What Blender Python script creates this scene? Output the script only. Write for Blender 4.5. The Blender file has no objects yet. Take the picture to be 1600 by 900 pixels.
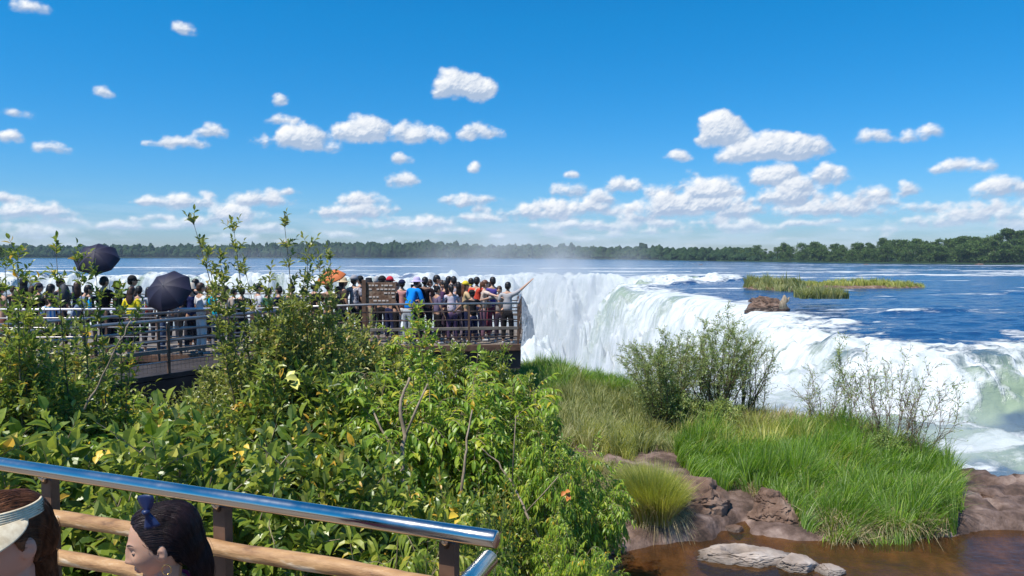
import bpy, bmesh, math, random
import numpy as np
from mathutils import Vector, Matrix
R = math.radians
random.seed(7)
rng = np.random.default_rng(11)
sc = bpy.context.scene
col = sc.collection

# ------------------------------------------------------------------ camera
F = 1164.0                       # focal length of the photograph in its own pixels
PITCH = math.atan(54 / F)
cam = bpy.data.objects.new('camera', bpy.data.cameras.new('camera'))
col.objects.link(cam)
cam.location = (0, 0, 0)         # z = 0 is eye level: 2.1 m above the near deck, 4 m above the river
cam.rotation_euler = (math.pi / 2 - PITCH, 0, 0)
cam.data.lens = 36 * F / 1600
cam.data.clip_start = 0.05
cam.data.clip_end = 9000
sc.camera = cam

# ------------------------------------------------------------------ light
SUN_AZ, SUN_EL = R(-128), R(62)
sund = Vector((math.sin(SUN_AZ) * math.cos(SUN_EL), math.cos(SUN_AZ) * math.cos(SUN_EL), math.sin(SUN_EL)))
sl = bpy.data.lights.new('sun', 'SUN')
sun = bpy.data.objects.new('sun', sl)
col.objects.link(sun)
sl.energy = 5.0
sl.angle = R(0.5)
sl.color = (1.0, 0.955, 0.88)
sun.rotation_euler = sund.to_track_quat('Z', 'Y').to_euler()
sun.location = (-30, -20, 60)
sc.view_settings.view_transform = 'Standard'
sc.view_settings.look = 'None'
sc.view_settings.gamma = 1
sc.view_settings.exposure = 0.22
sc.view_settings.use_curve_mapping = False
sc.cycles.use_denoising = True
sc.cycles.max_bounces = 6
sc.cycles.diffuse_bounces = 2
sc.cycles.glossy_bounces = 3
sc.cycles.transmission_bounces = 4
sc.cycles.transparent_max_bounces = 6
sc.cycles.volume_bounces = 1

CLOUDS = [(723,132,52,24),(752,203,34,16),(562,198,50,24),(650,208,62,16),(450,186,38,9),(462,214,70,20),(335,204,32,12),
 (275,220,56,12),(290,42,18,11),(162,142,15,10),(50,8,38,12),(24,177,38,7),(82,228,34,11),(18,214,18,11),(435,155,11,10),
 (627,247,20,9),(629,278,29,14),(742,260,8,10),(730,313,27,13),(454,299,22,6),(325,304,17,8),(894,273,14,6),(885,295,34,13),
 (972,287,36,15),(1061,242,24,9),(1135,200,36,28),(1205,226,98,27),(1363,210,38,13),(1440,206,38,15),(1500,258,62,13),
 (1565,292,62,18),(1420,290,22,14),(1085,288,78,26),(1115,314,62,18),(1045,318,52,22),(1212,272,38,24),(1292,270,40,19),
 (1245,300,74,22),(1360,300,34,13),(1300,325,110,14),(850,322,75,17),(372,332,54,17),(310,344,56,10),(62,325,66,15),
 (92,342,54,8),(520,330,44,13),(604,325,26,9),(650,347,90,14),(1530,335,96,16),(1450,345,80,10),(190,350,60,9),(900,350,90,10),(1150,352,100,10)]


def make_world():
    w = bpy.data.worlds.new('World')
    sc.world = w
    w.use_nodes = True
    nt = w.node_tree
    nt.nodes.clear()
    N = nt.nodes.new
    L = nt.links.new

    def m(op, a=None, b=None, c=None, clamp=False):
        n = N('ShaderNodeMath')
        n.operation = op
        n.use_clamp = clamp
        for i, v in enumerate((a, b, c)):
            if v is None:
                continue
            if isinstance(v, (int, float)):
                n.inputs[i].default_value = v
            else:
                L(v, n.inputs[i])
        return n.outputs[0]

    def vm(op, a=None, b=None):
        n = N('ShaderNodeVectorMath')
        n.operation = op
        for i, v in enumerate((a, b)):
            if v is None:
                continue
            if isinstance(v, (tuple, list)):
                n.inputs[i].default_value = v
            else:
                L(v, n.inputs[i])
        return n.outputs['Value'] if op == 'LENGTH' else n.outputs[0]

    tc = N('ShaderNodeTexCoord')
    sep = N('ShaderNodeSeparateXYZ')
    L(tc.outputs['Generated'], sep.inputs[0])
    el = m('ARCSINE', sep.outputs[2])

    sky = N('ShaderNodeTexSky')
    sky.sky_type = 'NISHITA'
    sky.sun_disc = False
    sky.sun_elevation = SUN_EL
    sky.sun_rotation = SUN_AZ
    sky.altitude = 200
    sky.air_density = 1.0
    sky.dust_density = 0.25
    sky.ozone_density = 2.2
    hs = N('ShaderNodeHueSaturation')
    hs.inputs['Saturation'].default_value = 1.42
    hs.inputs['Value'].default_value = 1.0
    L(sky.outputs[0], hs.inputs['Color'])
    hf = N('ShaderNodeMapRange')
    L(el, hf.inputs[0])
    hf.inputs[1].default_value = 0.0
    hf.inputs[2].default_value = .30
    tm = N('ShaderNodeMixRGB')
    L(hf.outputs[0], tm.inputs[0])
    tm.inputs[1].default_value = (.60, .76, 1.28, 1)
    tm.inputs[2].default_value = (.22, 1.34, 1.5, 1)
    tint = vm('MULTIPLY', hs.outputs[0], tm.outputs[0])
    bg = N('ShaderNodeBackground')
    bg.inputs[1].default_value = .086
    L(tint, bg.inputs[0])
    out = N('ShaderNodeOutputWorld')
    L(bg.outputs[0], out.inputs[0])


make_world()


# ------------------------------------------------------------------ helpers
def W(px, py, Y):
    """The point of the world at forward distance Y that the photograph shows at (px, py)."""
    u = (px - 800) / F
    v = (450 - py) / F
    y = math.cos(PITCH) + math.sin(PITCH) * v
    z = math.cos(PITCH) * v - math.sin(PITCH)
    return Vector((u / y * Y, Y, z / y * Y))


def G(px, py, z0):
    """The point on the level z0 seen at (px, py)."""
    p = W(px, py, 1.0)
    return p * (z0 / p.z)


def PX(x, y):
    return 800 + F * x / y


def tag(o, label=None, cat=None, group=None, kind=None):
    if label: o['label'] = label
    if cat: o['category'] = cat
    if group: o['group'] = group
    if kind: o['kind'] = kind
    return o


def empty(name, loc=(0, 0, 0), rz=0.0):
    o = bpy.data.objects.new(name, None)
    o.empty_display_size = .1
    col.objects.link(o)
    o.location = loc
    o.rotation_euler = (0, 0, rz)
    return o


def mesh_obj(name, me, mat=None, parent=None, smooth=True):
    o = bpy.data.objects.new(name, me)
    col.objects.link(o)
    if mat is not None:
        me.materials.clear()
        for mm in (mat if isinstance(mat, (list, tuple)) else [mat]):
            me.materials.append(mm)
    if parent is not None:
        o.parent = parent
    if smooth:
        me.shade_smooth()
    return o


def np_mesh(name, V, faces4=None, faces3=None, midx=None):
    me = bpy.data.meshes.new(name)
    V = np.asarray(V, np.float32)
    loops = []
    starts = []
    tot = 0
    n4 = 0 if faces4 is None else len(faces4)
    n3 = 0 if faces3 is None else len(faces3)
    if n4:
        loops.append(np.asarray(faces4, np.int32).ravel())
        starts.append(np.arange(n4, dtype=np.int32) * 4)
        tot = n4 * 4
    if n3:
        loops.append(np.asarray(faces3, np.int32).ravel())
        starts.append(np.arange(n3, dtype=np.int32) * 3 + tot)
    loops = np.concatenate(loops)
    starts = np.concatenate(starts)
    me.vertices.add(len(V))
    me.vertices.foreach_set('co', V.ravel())
    me.loops.add(len(loops))
    me.loops.foreach_set('vertex_index', loops)
    me.polygons.add(n4 + n3)
    me.polygons.foreach_set('loop_start', starts)
    if midx is not None:
        me.polygons.foreach_set('material_index', np.asarray(midx, np.int32))
    me.update(calc_edges=True)
    me.validate()
    return me


class MB:
    """Collects boxes, tubes and lofts into one mesh."""
    def __init__(s):
        s.v, s.f = [], []

    def add(s, vs, fs):
        b = len(s.v)
        s.v += [tuple(p) for p in vs]
        s.f += [tuple(i + b for i in q) for q in fs]
        return s

    def box(s, c, size, rz=0.0, M=None):
        hx, hy, hz = size[0] / 2, size[1] / 2, size[2] / 2
        b = min(hx, hy, hz) * .18
        vs = []
        for sz in (-1, 1):
            for (ax, ay) in ((-1, -1), (1, -1), (1, 1), (-1, 1)):
                vs.append(Vector((ax * hx, ay * hy, sz * (hz - b))))
        for sz in (-1, 1):
            for (ax, ay) in ((-1, -1), (1, -1), (1, 1), (-1, 1)):
                vs.append(Vector((ax * (hx - b), ay * (hy - b), sz * hz)))
        mt = M if M is not None else Matrix.Translation(Vector(c)) @ Matrix.Rotation(rz, 4, 'Z')
        vs = [mt @ p for p in vs]
        fs = [(0, 1, 5, 4), (1, 2, 6, 5), (2, 3, 7, 6), (3, 0, 4, 7)]
        fs += [(8, 11, 10, 9), (12, 13, 14, 15)]
        for i in range(4):
            j = (i + 1) % 4
            fs.append((8 + i, 8 + j, j, i))
            fs.append((4 + i, 4 + j, 12 + j, 12 + i))
        return s.add(vs, fs)

    def beam(s, a, b, w, h, roll=0):
        a, b = Vector(a), Vector(b)
        d = b - a
        q = d.to_track_quat('X', 'Z').to_matrix().to_4x4()
        return s.box(None, (d.length, w, h), M=Matrix.Translation((a + b) / 2) @ q)

    def tube(s, pts, rad, n=10, cap=True, sx=1.0):
        pts = [Vector(p) for p in pts]
        m = len(pts)
        rads = rad if isinstance(rad, (list, tuple)) else [rad] * m
        vs = []
        up = Vector((0, 0, 1))
        pu = None
        for i, p in enumerate(pts):
            d = (pts[min(i + 1, m - 1)] - pts[max(i - 1, 0)])
            if d.length < 1e-9: d = Vector((0, 0, 1))
            d.normalize()
            if pu is None:
                ref = up if abs(d.z) < .9 else Vector((0, 1, 0))
                u = d.cross(ref).normalized()
            else:
                u = (pu - d * pu.dot(d)).normalized()
            pu = u
            v = d.cross(u)
            for k in range(n):
                a = 2 * math.pi * k / n
                vs.append(p + (u * math.cos(a) * sx + v * math.sin(a)) * rads[i])
        fs = []
        for i in range(m - 1):
            for k in range(n):
                k2 = (k + 1) % n
                fs.append((i * n + k, i * n + k2, (i + 1) * n + k2, (i + 1) * n + k))
        if cap:
            fs.append(tuple(range(n))[::-1])
            fs.append(tuple((m - 1) * n + k for k in range(n)))
        return s.add(vs, fs)

    def lathe(s, prof, c=(0, 0, 0), n=24, M=None):
        vs, fs = [], []
        mt = M if M is not None else Matrix.Translation(Vector(c))
        for (r, z) in prof:
            for k in range(n):
                a = 2 * math.pi * k / n
                vs.append(mt @ Vector((r * math.cos(a), r * math.sin(a), z)))
        for i in range(len(prof) - 1):
            for k in range(n):
                k2 = (k + 1) % n
                fs.append((i * n + k, i * n + k2, (i + 1) * n + k2, (i + 1) * n + k))
        return s.add(vs, fs)

    def mesh(s, name):
        me = bpy.data.meshes.new(name)
        me.from_pydata(s.v, [], s.f)
        me.update()
        return me

    def build(s, name, mat, parent=None, smooth=False):
        o = mesh_obj(name, s.mesh(name), mat, parent, smooth)
        return o


def autosmooth(o, ang=40):
    me = o.data
    me.shade_smooth()
    try:
        me.set_sharp_from_angle(angle=R(ang))
    except Exception:
        pass
    return o


# -- lattice noise in numpy
def _h(ix, iy, iz, seed):
    n = (ix.astype(np.int64) * 374761393 + iy.astype(np.int64) * 668265263 + iz.astype(np.int64) * 1274126177 + seed * 974711) & 0xffffffff
    n = ((n ^ (n >> 13)) * 1103515245) & 0xffffffff
    n = ((n ^ (n >> 16)) * 2246822519) & 0xffffffff
    return ((n ^ (n >> 15)) & 0xffff) / 65535.0


def noise(x, y, z=0.0, seed=0):
    x, y = np.asarray(x, float), np.asarray(y, float)
    z = np.zeros_like(x) + z
    ix, iy, iz = np.floor(x), np.floor(y), np.floor(z)
    fx, fy, fz = x - ix, y - iy, z - iz
    fx, fy, fz = [q * q * q * (q * (q * 6 - 15) + 10) for q in (fx, fy, fz)]
    r = 0
    for a in (0, 1):
        wx = fx if a else 1 - fx
        for b in (0, 1):
            wy = fy if b else 1 - fy
            for c in (0, 1):
                wz = fz if c else 1 - fz
                r = r + wx * wy * wz * _h(ix + a, iy + b, iz + c, seed)
    return r * 2 - 1


def fbm(x, y, z=0.0, o=4, seed=0, g=.5):
    a, s, t = 1.0, 0.0, 0.0
    for i in range(o):
        s = s + a * noise(x, y, z, seed + i * 17)
        t += a
        x, y, z = np.asarray(x) * 2.03 + 5.1, np.asarray(y) * 2.03 + 1.7, np.asarray(z) * 2.03 + 3.3
        a *= g
    return s / t


def sstep(a, b, x):
    t = np.clip((x - a) / (b - a), 0, 1)
    return t * t * (3 - 2 * t)


# ------------------------------------------------------------------ materials
def mat(name, base=(.5, .5, .5), rough=.6, metal=0.0, spec=.5, nodes=None):
    m_ = bpy.data.materials.new(name)
    m_.use_nodes = True
    b = m_.node_tree.nodes['Principled BSDF']
    b.inputs['Base Color'].default_value = (*base, 1)
    b.inputs['Roughness'].default_value = rough
    b.inputs['Metallic'].default_value = metal
    b.inputs['Specular IOR Level'].default_value = spec
    if nodes:
        nodes(m_.node_tree, b)
    return m_


def ramp_in(nt, fac, stops, interp='LINEAR'):
    r = nt.nodes.new('ShaderNodeValToRGB')
    r.color_ramp.interpolation = interp
    e = r.color_ramp.elements
    e[0].position, e[0].color = stops[0][0], (*stops[0][1], 1)
    e[1].position, e[1].color = stops[-1][0], (*stops[-1][1], 1)
    for p, c in stops[1:-1]:
        e.new(p).color = (*c, 1)
    nt.links.new(fac, r.inputs[0])
    return r.outputs[0]


def tex(nt, scale=5, detail=4, rough=.55, coord='Object', stretch=None, kind='ShaderNodeTexNoise', dist=0):
    tc = nt.nodes.new('ShaderNodeTexCoord')
    v = tc.outputs[coord]
    if stretch:
        mp = nt.nodes.new('ShaderNodeMapping')
        mp.inputs['Scale'].default_value = stretch
        nt.links.new(v, mp.inputs[0])
        v = mp.outputs[0]
    n = nt.nodes.new(kind)
    n.inputs['Scale'].default_value = scale
    if kind == 'ShaderNodeTexNoise':
        n.inputs['Detail'].default_value = detail
        n.inputs['Roughness'].default_value = rough
        n.inputs['Distortion'].default_value = dist
    nt.links.new(v, n.inputs['Vector'])
    return n.outputs[0]


def bump(nt, b, h, strength=.3, dist=.02):
    n = nt.nodes.new('ShaderNodeBump')
    n.inputs['Strength'].default_value = strength
    n.inputs['Distance'].default_value = dist
    nt.links.new(h, n.inputs['Height'])
    nt.links.new(n.outputs[0], b.inputs['Normal'])
    return n


def noisy(name, stops, scale=5, detail=6, rough=.7, bs=.4, bd=.02, coord='Object', stretch=None, bscale=None, metal=0, spec=.4):
    def f(nt, b):
        t = tex(nt, scale, detail, .6, coord, stretch)
        nt.links.new(ramp_in(nt, t, stops), b.inputs['Base Color'])
        if bs:
            bump(nt, b, tex(nt, bscale or scale * 2.5, 8, .65, coord, stretch), bs, bd)
    return mat(name, rough=rough, metal=metal, spec=spec, nodes=f)


def leaf_mat(name, stops, trans=.35, rough=.38, tcol=(1.0, 1.0, .35), spec=.5):
    m_ = bpy.data.materials.new(name)
    m_.use_nodes = True
    nt = m_.node_tree
    nt.nodes.clear()
    g = nt.nodes.new('ShaderNodeNewGeometry')
    oi = nt.nodes.new('ShaderNodeObjectInfo')
    ad = nt.nodes.new('ShaderNodeMath')
    ad.operation = 'MULTIPLY_ADD'
    nt.links.new(oi.outputs['Random'], ad.inputs[0])
    ad.inputs[1].default_value = .16
    nt.links.new(g.outputs['Random Per Island'], ad.inputs[2])
    sb = nt.nodes.new('ShaderNodeMath')
    sb.operation = 'SUBTRACT'
    nt.links.new(ad.outputs[0], sb.inputs[0])
    sb.inputs[1].default_value = .08
    tn = tex(nt, 1.1, 2, .5)
    ma = nt.nodes.new('ShaderNodeMath')
    ma.operation = 'MULTIPLY_ADD'
    nt.links.new(tn, ma.inputs[0])
    ma.inputs[1].default_value = .7
    ma.inputs[2].default_value = -.35
    mb_ = nt.nodes.new('ShaderNodeMath')
    mb_.operation = 'ADD'
    nt.links.new(ma.outputs[0], mb_.inputs[0])
    nt.links.new(sb.outputs[0], mb_.inputs[1])
    c0 = ramp_in(nt, mb_.outputs[0], stops)
    # the underside of a leaf is paler and greyer
    un = nt.nodes.new('ShaderNodeMixRGB')
    nt.links.new(g.outputs['Backfacing'], un.inputs[0])
    nt.links.new(c0, un.inputs[1])
    pal = nt.nodes.new('ShaderNodeMixRGB')
    pal.inputs[0].default_value = .35
    nt.links.new(c0, pal.inputs[1])
    pal.inputs[2].default_value = (.36, .40, .24, 1)
    nt.links.new(pal.outputs[0], un.inputs[2])
    c = un.outputs[0]
    b = nt.nodes.new('ShaderNodeBsdfPrincipled')
    b.inputs['Roughness'].default_value = rough
    b.inputs['Specular IOR Level'].default_value = spec
    nt.links.new(c, b.inputs['Base Color'])
    t = nt.nodes.new('ShaderNodeBsdfTranslucent')
    mu = nt.nodes.new('ShaderNodeMixRGB')
    mu.blend_type = 'MULTIPLY'
    mu.inputs[0].default_value = 1
    nt.links.new(c, mu.inputs[1])
    mu.inputs[2].default_value = (tcol[0] * 1.6, tcol[1] * 1.6, tcol[2] * 1.6, 1)
    nt.links.new(mu.outputs[0], t.inputs[0])
    mx = nt.nodes.new('ShaderNodeMixShader')
    mx.inputs[0].default_value = trans
    nt.links.new(b.outputs[0], mx.inputs[1])
    nt.links.new(t.outputs[0], mx.inputs[2])
    o = nt.nodes.new('ShaderNodeOutputMaterial')
    nt.links.new(mx.outputs[0], o.inputs[0])
    return m_


M = {}
M['rock'] = noisy('red_brown_basalt', [(.3, (.06, .034, .024)), (.5, (.16, .098, .068)), (.62, (.25, .168, .125)), (.75, (.38, .29, .23))], 2.2, 10, .75, .9, .05, bscale=6)
M['rock_pale'] = noisy('pale_basalt', [(.3, (.17, .13, .10)), (.5, (.36, .29, .24)), (.7, (.52, .45, .39))], 2.6, 10, .7, .8, .04, bscale=7)
M['grey_mottle'] = noisy('mottled_grey', [(.3, (.18, .2, .23)), (.7, (.34, .37, .4))], .5, 8, .6, .6, .3)
for _k in ('rock', 'rock_pale'):
    # a wet dark band along the waterline at z = -4
    _nt = M[_k].node_tree
    _b = _nt.nodes['Principled BSDF']
    _g = _nt.nodes.new('ShaderNodeNewGeometry')
    _s = _nt.nodes.new('ShaderNodeSeparateXYZ')
    _nt.links.new(_g.outputs['Position'], _s.inputs[0])
    _r = _nt.nodes.new('ShaderNodeMapRange')
    _n = tex(_nt, 5, 3)
    _a = _nt.nodes.new('ShaderNodeMath')
    _a.operation = 'MULTIPLY_ADD'
    _nt.links.new(_n, _a.inputs[0])
    _a.inputs[1].default_value = -.06
    _nt.links.new(_s.outputs[2], _a.inputs[2])
    _nt.links.new(_a.outputs[0], _r.inputs[0])
    _r.inputs[1].default_value, _r.inputs[2].default_value = -4.04, -3.97
    _r.inputs[3].default_value, _r.inputs[4].default_value = .38, 1.0
    _m = _nt.nodes.new('ShaderNodeMixRGB')
    _m.blend_type = 'MULTIPLY'
    _m.inputs[0].default_value = 1
    _nt.links.new(_b.inputs['Base Color'].links[0].from_socket, _m.inputs[1])
    _nt.links.new(_r.outputs[0], _m.inputs[2])
    _nt.links.new(_m.outputs[0], _b.inputs['Base Color'])
    _nt.links.new(_r.outputs[0], _b.inputs['Roughness'])
M['soil'] = noisy('stony_soil', [(.32, (.035, .022, .016)), (.46, (.10, .062, .046)), (.56, (.18, .12, .095)), (.68, (.30, .22, .18))], 2.8, 12, .85, 1.0, .06, bscale=6)
M['bark'] = noisy('grey_bark', [(.35, (.19, .14, .09)), (.65, (.42, .33, .23))], 14, 6, .85, .5, .01, stretch=(1, 1, .25))
M['bark_dark'] = noisy('brown_bark', [(.35, (.09, .06, .035)), (.65, (.22, .155, .10))], 14, 6, .85, .5, .01)
M['twig'] = noisy('green_brown_twig', [(.35, (.10, .09, .04)), (.65, (.22, .17, .09))], 14, 4, .8, .2, .01)
M['leaf_a'] = leaf_mat('glossy_oval_leaf', [(0, (0.058, 0.102, 0.013)), (.3, (0.111, 0.186, 0.020)), (.68, (0.221, 0.288, 0.031)), (.9, (0.377, 0.396, 0.055)), (.985, (0.494, 0.456, 0.099)), (1, (0.598, 0.360, 0.039))], .34, .36)
M['leaf_b'] = leaf_mat('fresh_pinnate_leaf', [(0, (0.104, 0.204, 0.018)), (.45, (0.221, 0.348, 0.029)), (.85, (0.390, 0.480, 0.050)), (.98, (0.572, 0.540, 0.055)), (1, (0.676, 0.432, 0.033))], .42, .4)
M['leaf_y'] = leaf_mat('yellowish_leaf', [(0, (.14, .21, .02)), (.5, (.28, .34, .04)), (.9, (.44, .44, .06)), (1, (.54, .38, .03))], .42, .4)
M['leaf_o'] = leaf_mat('olive_leaf', [(0, (0.085, 0.114, 0.018)), (.4, (0.176, 0.216, 0.033)), (.85, (0.325, 0.336, 0.066)), (.98, (0.468, 0.408, 0.132)), (1, (0.520, 0.336, 0.088))], .3, .4)
M['leaf_w'] = leaf_mat('narrow_willowy_leaf', [(0, (0.130, 0.192, 0.055)), (.5, (0.260, 0.336, 0.094)), (1, (0.442, 0.492, 0.176))], .38, .5)
M['leaf_t'] = leaf_mat('canopy_leaf', [(0, (.03, .065, .014)), (.5, (.065, .125, .026)), (1, (.14, .21, .045))], .15, .7, spec=.2)
M['grass'] = leaf_mat('green_reed_grass', [(0, (0.078, 0.180, 0.013)), (.5, (0.169, 0.324, 0.020)), (.9, (0.325, 0.480, 0.044)), (.985, (0.468, 0.504, 0.110)), (1, (0.598, 0.480, 0.220))], .42, .45)
M['grass_dry'] = leaf_mat('olive_dry_grass', [(0, (.12, .15, .03)), (.5, (.25, .27, .07)), (.85, (.38, .37, .13)), (1, (.50, .44, .25))], .35, .6)
M['grass_yel'] = leaf_mat('yellow_green_grass', [(0, (.22, .26, .03)), (.5, (.44, .45, .07)), (1, (.62, .57, .18))], .38, .55)
M['straw'] = leaf_mat('dead_straw', [(0, (.24, .17, .08)), (.6, (.42, .32, .17)), (1, (.58, .48, .30))], .25, .7)
M['forest'] = noisy('forest_canopy', [(.3, (.012, .028, .012)), (.5, (.028, .056, .022)), (.7, (.055, .09, .032))], .35, 8, .9, 1.0, 1.2, coord='Object', bscale=.6, spec=.1)
M['steel'] = mat('brushed_stainless_steel', (.62, .575, .52), .17, 1.0, nodes=lambda nt, b: (
    nt.links.new(ramp_in(nt, tex(nt, 3, 6, .6, stretch=(1, 1, 1)), [(.35, (.10,) * 3), (.6, (.24,) * 3), (.72, (.42,) * 3)]), b.inputs['Roughness']),
    bump(nt, b, tex(nt, 26, 4, .6), .05, .002)))
M['steel_dull'] = noisy('dull_galvanised_steel', [(.3, (.30, .28, .27)), (.7, (.50, .48, .46))], 3, 6, .42, .1, .004, metal=.65)
M['rail_pale'] = mat('pale_steel_tube', (.72, .70, .74), .35, .3)  # lighter than the dull steel, painting in the sun glare on the rail
M['steel_dark'] = noisy('rusty_steel', [(.3, (.06, .042, .036)), (.5, (.12, .085, .072)), (.72, (.24, .15, .11))], 2.5, 7, .6, .2, .006, metal=.3)
M['beam'] = noisy('dark_girder', [(.3, (.022, .019, .020)), (.7, (.07, .058, .055))], 1.8, 6, .65, .2, .01, metal=.2)
M['timber'] = noisy('varnished_timber_pole', [(.30, (.09, .045, .022)), (.40, (.30, .155, .065)), (.56, (.47, .27, .12)), (.68, (.70, .55, .38))], 9, 10, .5, .8, .008, stretch=(.35, 1, 2.4), bscale=20)
M['post'] = noisy('painted_brown_post', [(.3, (.075, .040, .024)), (.7, (.19, .105, .065))], 6, 6, .6, .3, .004)
M['deck'] = noisy('worn_grey_deck', [(.3, (.10, .08, .065)), (.7, (.27, .23, .19))], 3, 7, .8, .3, .006)
M['concrete'] = noisy('stained_concrete', [(.3, (.12, .11, .10)), (.7, (.26, .24, .21))], 2, 8, .85, .5, .01)
M['mesh'] = mat('wire', (.16, .13, .11), .5, .6)


# ================================================================== CLOUDS ON THE SKY DOME
def sky_dome():
    """A far dome strip above the horizon; only where there is cloud does it have faces."""
    rs = np.random.default_rng(42)
    da = .00118
    A = np.arange(R(-50), R(52), da)
    E_ = np.arange(.0005, .50, da * .92)
    na, ne = len(A), len(E_)
    U, Vv = np.meshgrid(A * F, E_ * F)
    wx = fbm(U / 26, Vv / 20, o=4, seed=501)
    wy = fbm(U / 26, Vv / 20, o=4, seed=503)
    fx = fbm(U / 9, Vv / 8, o=4, seed=505, g=.6)
    fy = fbm(U / 9, Vv / 8, o=4, seed=507, g=.6)
    H = np.zeros_like(U)
    Sz = np.ones_like(U)

    def puff(cx, cy, r, sq, base, hh):
        rr = r * 1.6
        i0, i1 = np.searchsorted(A * F, [cx - rr, cx + rr])
        j0, j1 = np.searchsorted(E_ * F, [cy - rr, cy + rr])
        if i1 <= i0 or j1 <= j0: return
        sl_ = (slice(j0, j1), slice(i0, i1))
        k = min(hh, 14)
        x = U[sl_] + wx[sl_] * k * .55 + fx[sl_] * k * .30
        y = Vv[sl_] + wy[sl_] * k * .45 + fy[sl_] * k * .26
        d2 = ((x - cx) / r) ** 2 + ((y - cy) / (r * sq)) ** 2
        h = np.sqrt(np.clip(1 - d2, 0, 1)) * r
        h = h * sstep(base - .30 * hh, base + .22 * hh, y)
        m_ = h > H[sl_]
        H[sl_] = np.where(m_, h, H[sl_])
        Sz[sl_] = np.where(m_, hh, Sz[sl_])

    def cloud(cx, cy, hw, hh):
        base = cy - hh * .72
        n = int(4 + hw / hh * 3.4)
        for i in range(n):
            t = rs.uniform(-1, 1)
            env = (1 - abs(t) ** 2.2)
            r = hh * (.34 + .62 * env) * rs.uniform(.7, 1.08)
            puff(cx + t * hw * .82, base + r * rs.uniform(.35, .75), r * 1.12, .85, base, hh)
        for i in range(n * 2):
            t = rs.uniform(-.9, .9)
            env = (1 - abs(t) ** 2)
            r = hh * rs.uniform(.16, .36)
            puff(cx + t * hw * .85, base + hh * rs.uniform(.3, 1.45) * (.3 + .7 * env), r, .9, base, hh)

    for (px, py, hw, hh) in CLOUDS:
        u, v = (px - 800) / F, (450 - py) / F
        y = math.cos(PITCH) + math.sin(PITCH) * v
        z = math.cos(PITCH) * v - math.sin(PITCH)
        a, e = math.atan2(u, y), math.atan2(z, math.hypot(u, y))
        k = 1 / (1 + u * u)
        cloud(a * F, e * F, hw * k * 1.12, hh * math.sqrt(k) * 1.12)
    for i in range(210):
        v = 6 + 80 * rs.random() ** 1.5
        u = rs.uniform(-940, 940)
        if v > 55 and u < 50 and rs.random() < .6: continue
        s_ = .35 + v / 60
        cloud(u, v, rs.uniform(16, 60) * (.6 + .4 * s_), rs.uniform(4.5, 10) * s_ * rs.uniform(.6, 1.1))
    def blur(a, k):
        for ax in (0, 1):
            p = np.pad(a, [(k, k) if i == ax else (0, 0) for i in (0, 1)], mode='edge')
            c = np.cumsum(p, ax)
            z_ = np.zeros_like(np.take(c, [0], ax))
            c = np.concatenate([z_, c], ax)
            n_ = a.shape[ax]
            a = (np.take(c, np.arange(2 * k + 1, n_ + 2 * k + 1), ax) - np.take(c, np.arange(n_), ax)) / (2 * k + 1)
        return a
    Hs = blur(blur(H, 2), 2)
    Sz = (blur(blur(H * Sz, 2), 2) + 1e-6) / (Hs + 1e-6)
    Sz = np.where(Hs > 1e-4, np.maximum(Sz, 3), 10)
    det = fbm(U / 7, Vv / 6, o=4, seed=511, g=.6)
    H2 = Hs + (Hs > 0) * det * np.minimum(Sz, 22) * .10
    gy, gx = np.gradient(H2, (E_[1] - E_[0]) * F, (A[1] - A[0]) * F)
    nz = 1 / np.sqrt(1 + gx ** 2 + gy ** 2)
    lam = np.clip((gx * .42 - gy * .80 * 1.0 + .62) * nz, 0, 1.25)  # sun and shade on the puffs, worked into their emitted colour
    wsp = fbm(U / 16, Vv / 10, o=5, seed=531, g=.62)
    alpha = sstep(.0, 1.0, Hs / np.minimum(Sz, 17) + .34 * fx + .42 * wsp + .10 * det) * sstep(0, 3.5, Hs)
    alpha = alpha * (Hs > 0) * (.55 + .45 * sstep(8, 60, Vv))
    veil = .36 * sstep(95, 12, Vv) * sstep(-.25, .45, fbm(U / 70, Vv / 9, o=5, seed=521))
    lit = np.clip(lam * .80 + .02 + .30 * wsp - .16 * sstep(.55, 1.3, Hs / Sz), 0, 1)
    far_ = sstep(70, 5, Vv)[..., None]
    dark, lite = np.array([.36, .46, .62]), np.array([.90, .91, .92])
    Cc = dark + (lite - dark) * lit[..., None]
    Cc = Cc * (1 - .42 * far_) + np.array([.60, .72, .86]) * .42 * far_  # haze painted into the colour of the low clouds
    tot = alpha + veil * (1 - alpha)
    w_ = (alpha / np.maximum(tot, 1e-4))[..., None]
    Cc = Cc * w_ + np.array([.58, .71, .87]) * (1 - w_)
    aa, ee = np.meshgrid(A, E_)
    Rr = 6500.0
    V = np.stack([Rr * np.cos(ee) * np.sin(aa), Rr * np.cos(ee) * np.cos(aa), Rr * np.sin(ee)], -1).reshape(-1, 3)
    idx = np.arange(na * ne).reshape(ne, na)
    q = np.stack([idx[:-1, :-1], idx[:-1, 1:], idx[1:, 1:], idx[1:, :-1]], -1)
    keep = np.maximum(np.maximum(tot[:-1, :-1], tot[1:, 1:]), np.maximum(tot[1:, :-1], tot[:-1, 1:])) > .012
    q = q[keep]
    used, inv = np.unique(q, return_inverse=True)
    me = np_mesh('sky', V[used], inv.reshape(-1, 4))
    at = me.attributes.new('cover', 'FLOAT', 'POINT')
    at.data.foreach_set('value', tot.ravel()[used].astype(np.float32))
    at = me.attributes.new('tone', 'FLOAT_VECTOR', 'POINT')
    at.data.foreach_set('vector', Cc.reshape(-1, 3)[used].astype(np.float32).ravel())
    m_ = bpy.data.materials.new('cumulus')
    m_.use_nodes = True
    nt = m_.node_tree
    nt.nodes.clear()
    at1, at2 = nt.nodes.new('ShaderNodeAttribute'), nt.nodes.new('ShaderNodeAttribute')
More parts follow.
